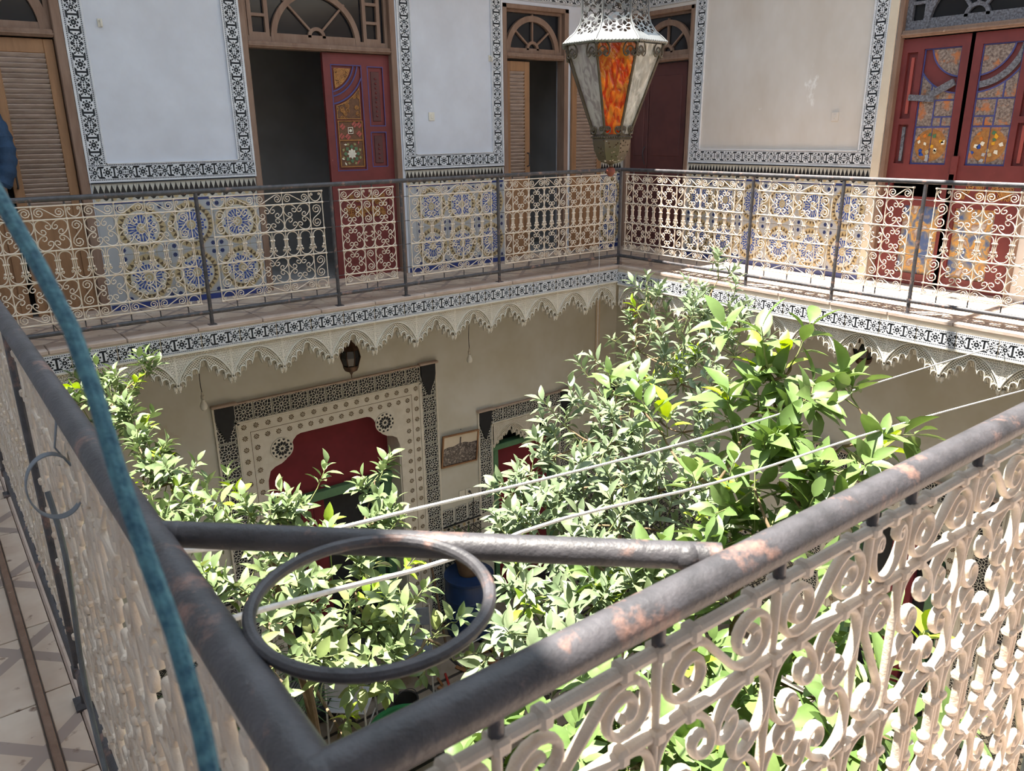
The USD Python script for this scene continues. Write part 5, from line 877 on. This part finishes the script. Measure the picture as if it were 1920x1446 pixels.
def pot_plant(label, x, y, z, r, h, n, L, seed, mat='pot_dark', leafy='palm_green', cat='potted plant'):
    t = thing('potted_plant', label, cat, at=(x, y, z)); q = random.Random(seed)
    obj('pot', lathe([(0, 0), (r * .75, 0), (r, h), (r * 1.06, h), (r * 1.06, h + .02), (r * .9, h + .02), (r * .88, h - .02), (0, h - .03)], 18), mat, t)
    for k in range(n):
        a = k * 2.4; e = q.uniform(.5, 1.2); c, s = math.cos(a), math.sin(a); p = smoothline([(0, 0, h - .03), (c * L * .3, s * L * .3, h + L * .6 * e), (c * L * .8, s * L * .8, h + L * .75 * e - .05)], 8)
        w = np.array([.006, .012, .016, .018, .016, .012, .007, .001]) * L * 2.2; obj('leaf', sweep(p, w, .0015, (0, 0, 1), 4), leafy, t, smooth=True)
pot_plant('small dark flowerpot with a bushy plant standing on the mosaic step', -3.35, .78, g0 + .178, .1, .18, 14, .22, 2)
def fan_palm(label, x, y, z, n, L, seed):
    t = thing('fan_palm', label, 'palm', at=(x, y, z)); q = random.Random(seed)
    obj('trunk', lathe([(0, 0), (.08, 0), (.07, .5), (.05, .7), (0, .72)], 10), 'bark', t)
    for k in range(n):
        a = k * 2.4; e = q.uniform(.2, .9); c, s = math.cos(a), math.sin(a); tip = np.array((c * L * .55, s * L * .55, .7 + L * .4 * e)); st = obj('frond', sweep(smoothline([(0, 0, .66), tuple(tip * .5 + np.array([0, 0, .4])), tuple(tip)], 8), .006, sides=5), 'palm_green', t, smooth=True)
        ms = []
        for j in range(13):
            b = (j - 6) * .24; d = np.array([c * math.cos(b) - s * math.sin(b), s * math.cos(b) + c * math.sin(b), .05 - .1 * abs(b)]); p = np.array([tip, tip + d * L * .22, tip + d * L * .42 + np.array([0, 0, -.04])]); ms.append(sweep(p, np.array([.004, .011, .001]), .001, (0, 0, 1), 4))
        obj('blades', join(ms), 'palm_green', st, smooth=True)
fan_palm('dark fan palm under the lemon tree, mostly hidden by the rail corner', -4.5, .1, g0, 9, .9, 3)
def chair(label, x, y, rz, seat, z=g0):
    c, s = math.cos(rz), math.sin(rz); t = thing('metal_chair', label, 'chair', at=F((x, y, z), (c, s, 0), (-s, c, 0), (0, 0, 1)))
    obj('seat', bx(-.2, .2, -.2, .2, .43, .46, bev=.012), seat, t, smooth=False)
    for a in (-.18, .18):
        for b in (-.18, .18): obj('leg', tube((a * 1.08, b * 1.08, 0), (a, b, .43 if b < 0 else .86), .011, 8), 'metal_white', t, smooth=True)
    obj('backrest', [bx(-.18, .18, .172, .188, .6, .82, bev=.006)], seat, t, smooth=False); obj('stretcher', [tube((-.18, -.18, .2), (-.18, .18, .2), .008), tube((.18, -.18, .2), (.18, .18, .2), .008)], 'metal_white', t)
chair('white metal chair with a blue-grey seat between the court trees', -2.62, .3, -.55, 'seat_blue'); chair('white metal chair with a pale seat, nearer to the green basin', -3.52, -.02, 2.4, 'seat_pale')
t = thing('barrel', 'dark blue plastic barrel against the mosaic dado', 'barrel', at=(-1.6, .72, g0))
obj('body', lathe([(0, 0), (.26, 0), (.285, .03), (.29, .25), (.298, .27), (.29, .29), (.29, .5), (.298, .52), (.29, .54), (.28, .72), (.27, .74), (0, .74)], 28), 'barrel_blue', t); obj('lid', lathe([(.265, .735), (.295, .745), (.295, .775), (.25, .785), (0, .78)], 28), 'barrel_blue', t)
pot_plant('trailing grassy plant in a brown pot standing on the blue barrel', -1.6, .72, g0 + .786, .16, .2, 22, .42, 9, 'stick_wood')
t = thing('basin', 'green plastic basin with handles on the court floor', 'basin', at=(-3.2, -.5, g0)); obj('bowl', lathe([(0, .01), (.24, .01), (.33, .22), (.36, .23), (.36, .245), (.32, .24), (.235, .03), (0, .03)], 28), 'basin_green', t); obj('handle', [sweep(smoothline([(s * .34, -.07, .235), (s * .4, -.04, .24), (s * .4, .04, .24), (s * .34, .07, .235)], 12), .014, sides=8) for s in (-1, 1)], 'basin_green', t)
t = thing('black_bucket', 'small black bucket standing beside the green basin', 'bucket', at=(-2.98, -.12, g0)); obj('body', lathe([(0, 0), (.1, 0), (.13, .22), (.138, .225), (.138, .235), (.122, .23), (.095, .015), (0, .015)], 22), 'pot_dark', t); obj('handle', sweep([(.134 * math.cos(a), 0, .225 + .12 * math.sin(a)) for a in np.linspace(0, PI, 14)], .004, sides=6), 'iron_thin', t)
def bar(name, label, a, b, r, mat, cat): return tag(obj(name, tube(a, b, r, 8, 6), mat), label, cat)
bar('broomstick', 'dark wooden stick leaning on the mosaic dado beside the barrel', (-2.05, .55, g0), (-2.0, 1.01, g0 + 1.35), .014, 'stick_wood', 'stick'); bar('metal_pole', 'thin metal pole lying across the floor in front of the barrel', (-2.2, .42, g0 + .02), (-1.05, .35, g0 + .2), .009, 'metal_white', 'pole')
bar('broken_slat', 'short wooden slat lying on the floor by the chair', (-2.85, -.25, g0 + .016), (-2.6, -.45, g0 + .016), .015, 'stick_wood', 'slat'); bar('red_handle', 'red tool handle lying beside the litter heap', (-2.3, .2, g0 + .015), (-2.42, -.12, g0 + .015), .014, 'plastic_red', 'tool handle')
tag(obj('cable_coil', sweep([((.11 + .006 * k) * math.cos(k * .5) - 2.45, (.09 + .006 * k) * math.sin(k * .5) - .38, g0 + .02 + .002 * k) for k in range(40)], .007, sides=6), 'litter_grey'), 'loose coil of grey cable lying on the court floor near the litter heap', 'cable')
q = random.Random(21); ms = {'litter_brown': [], 'litter_grey': []}
for k in range(150):
    x, y = -1.75 + q.gauss(0, .26), -.08 + q.gauss(0, .17); z = g0 + .015 + max(0, .13 - .35 * math.hypot(x + 1.75, y + .08)) * q.random() * 1.3; m = bx(-q.uniform(.02, .1), q.uniform(.02, .1), -q.uniform(.006, .03), q.uniform(.006, .03), -.004, q.uniform(.004, .02)); m.apply_transform(trimesh.transformations.euler_matrix(q.uniform(-.5, .5), q.uniform(-.5, .5), q.uniform(0, 6.3))); m.apply_translation((x, y, z)); ms['litter_brown' if q.random() < .72 else 'litter_grey'].append(m)
t = thing('litter_heap', 'small heap of brown litter and scraps on the court floor', 'litter', kind='stuff')
for k, v in ms.items(): obj('scraps', v, k, t, smooth=False)
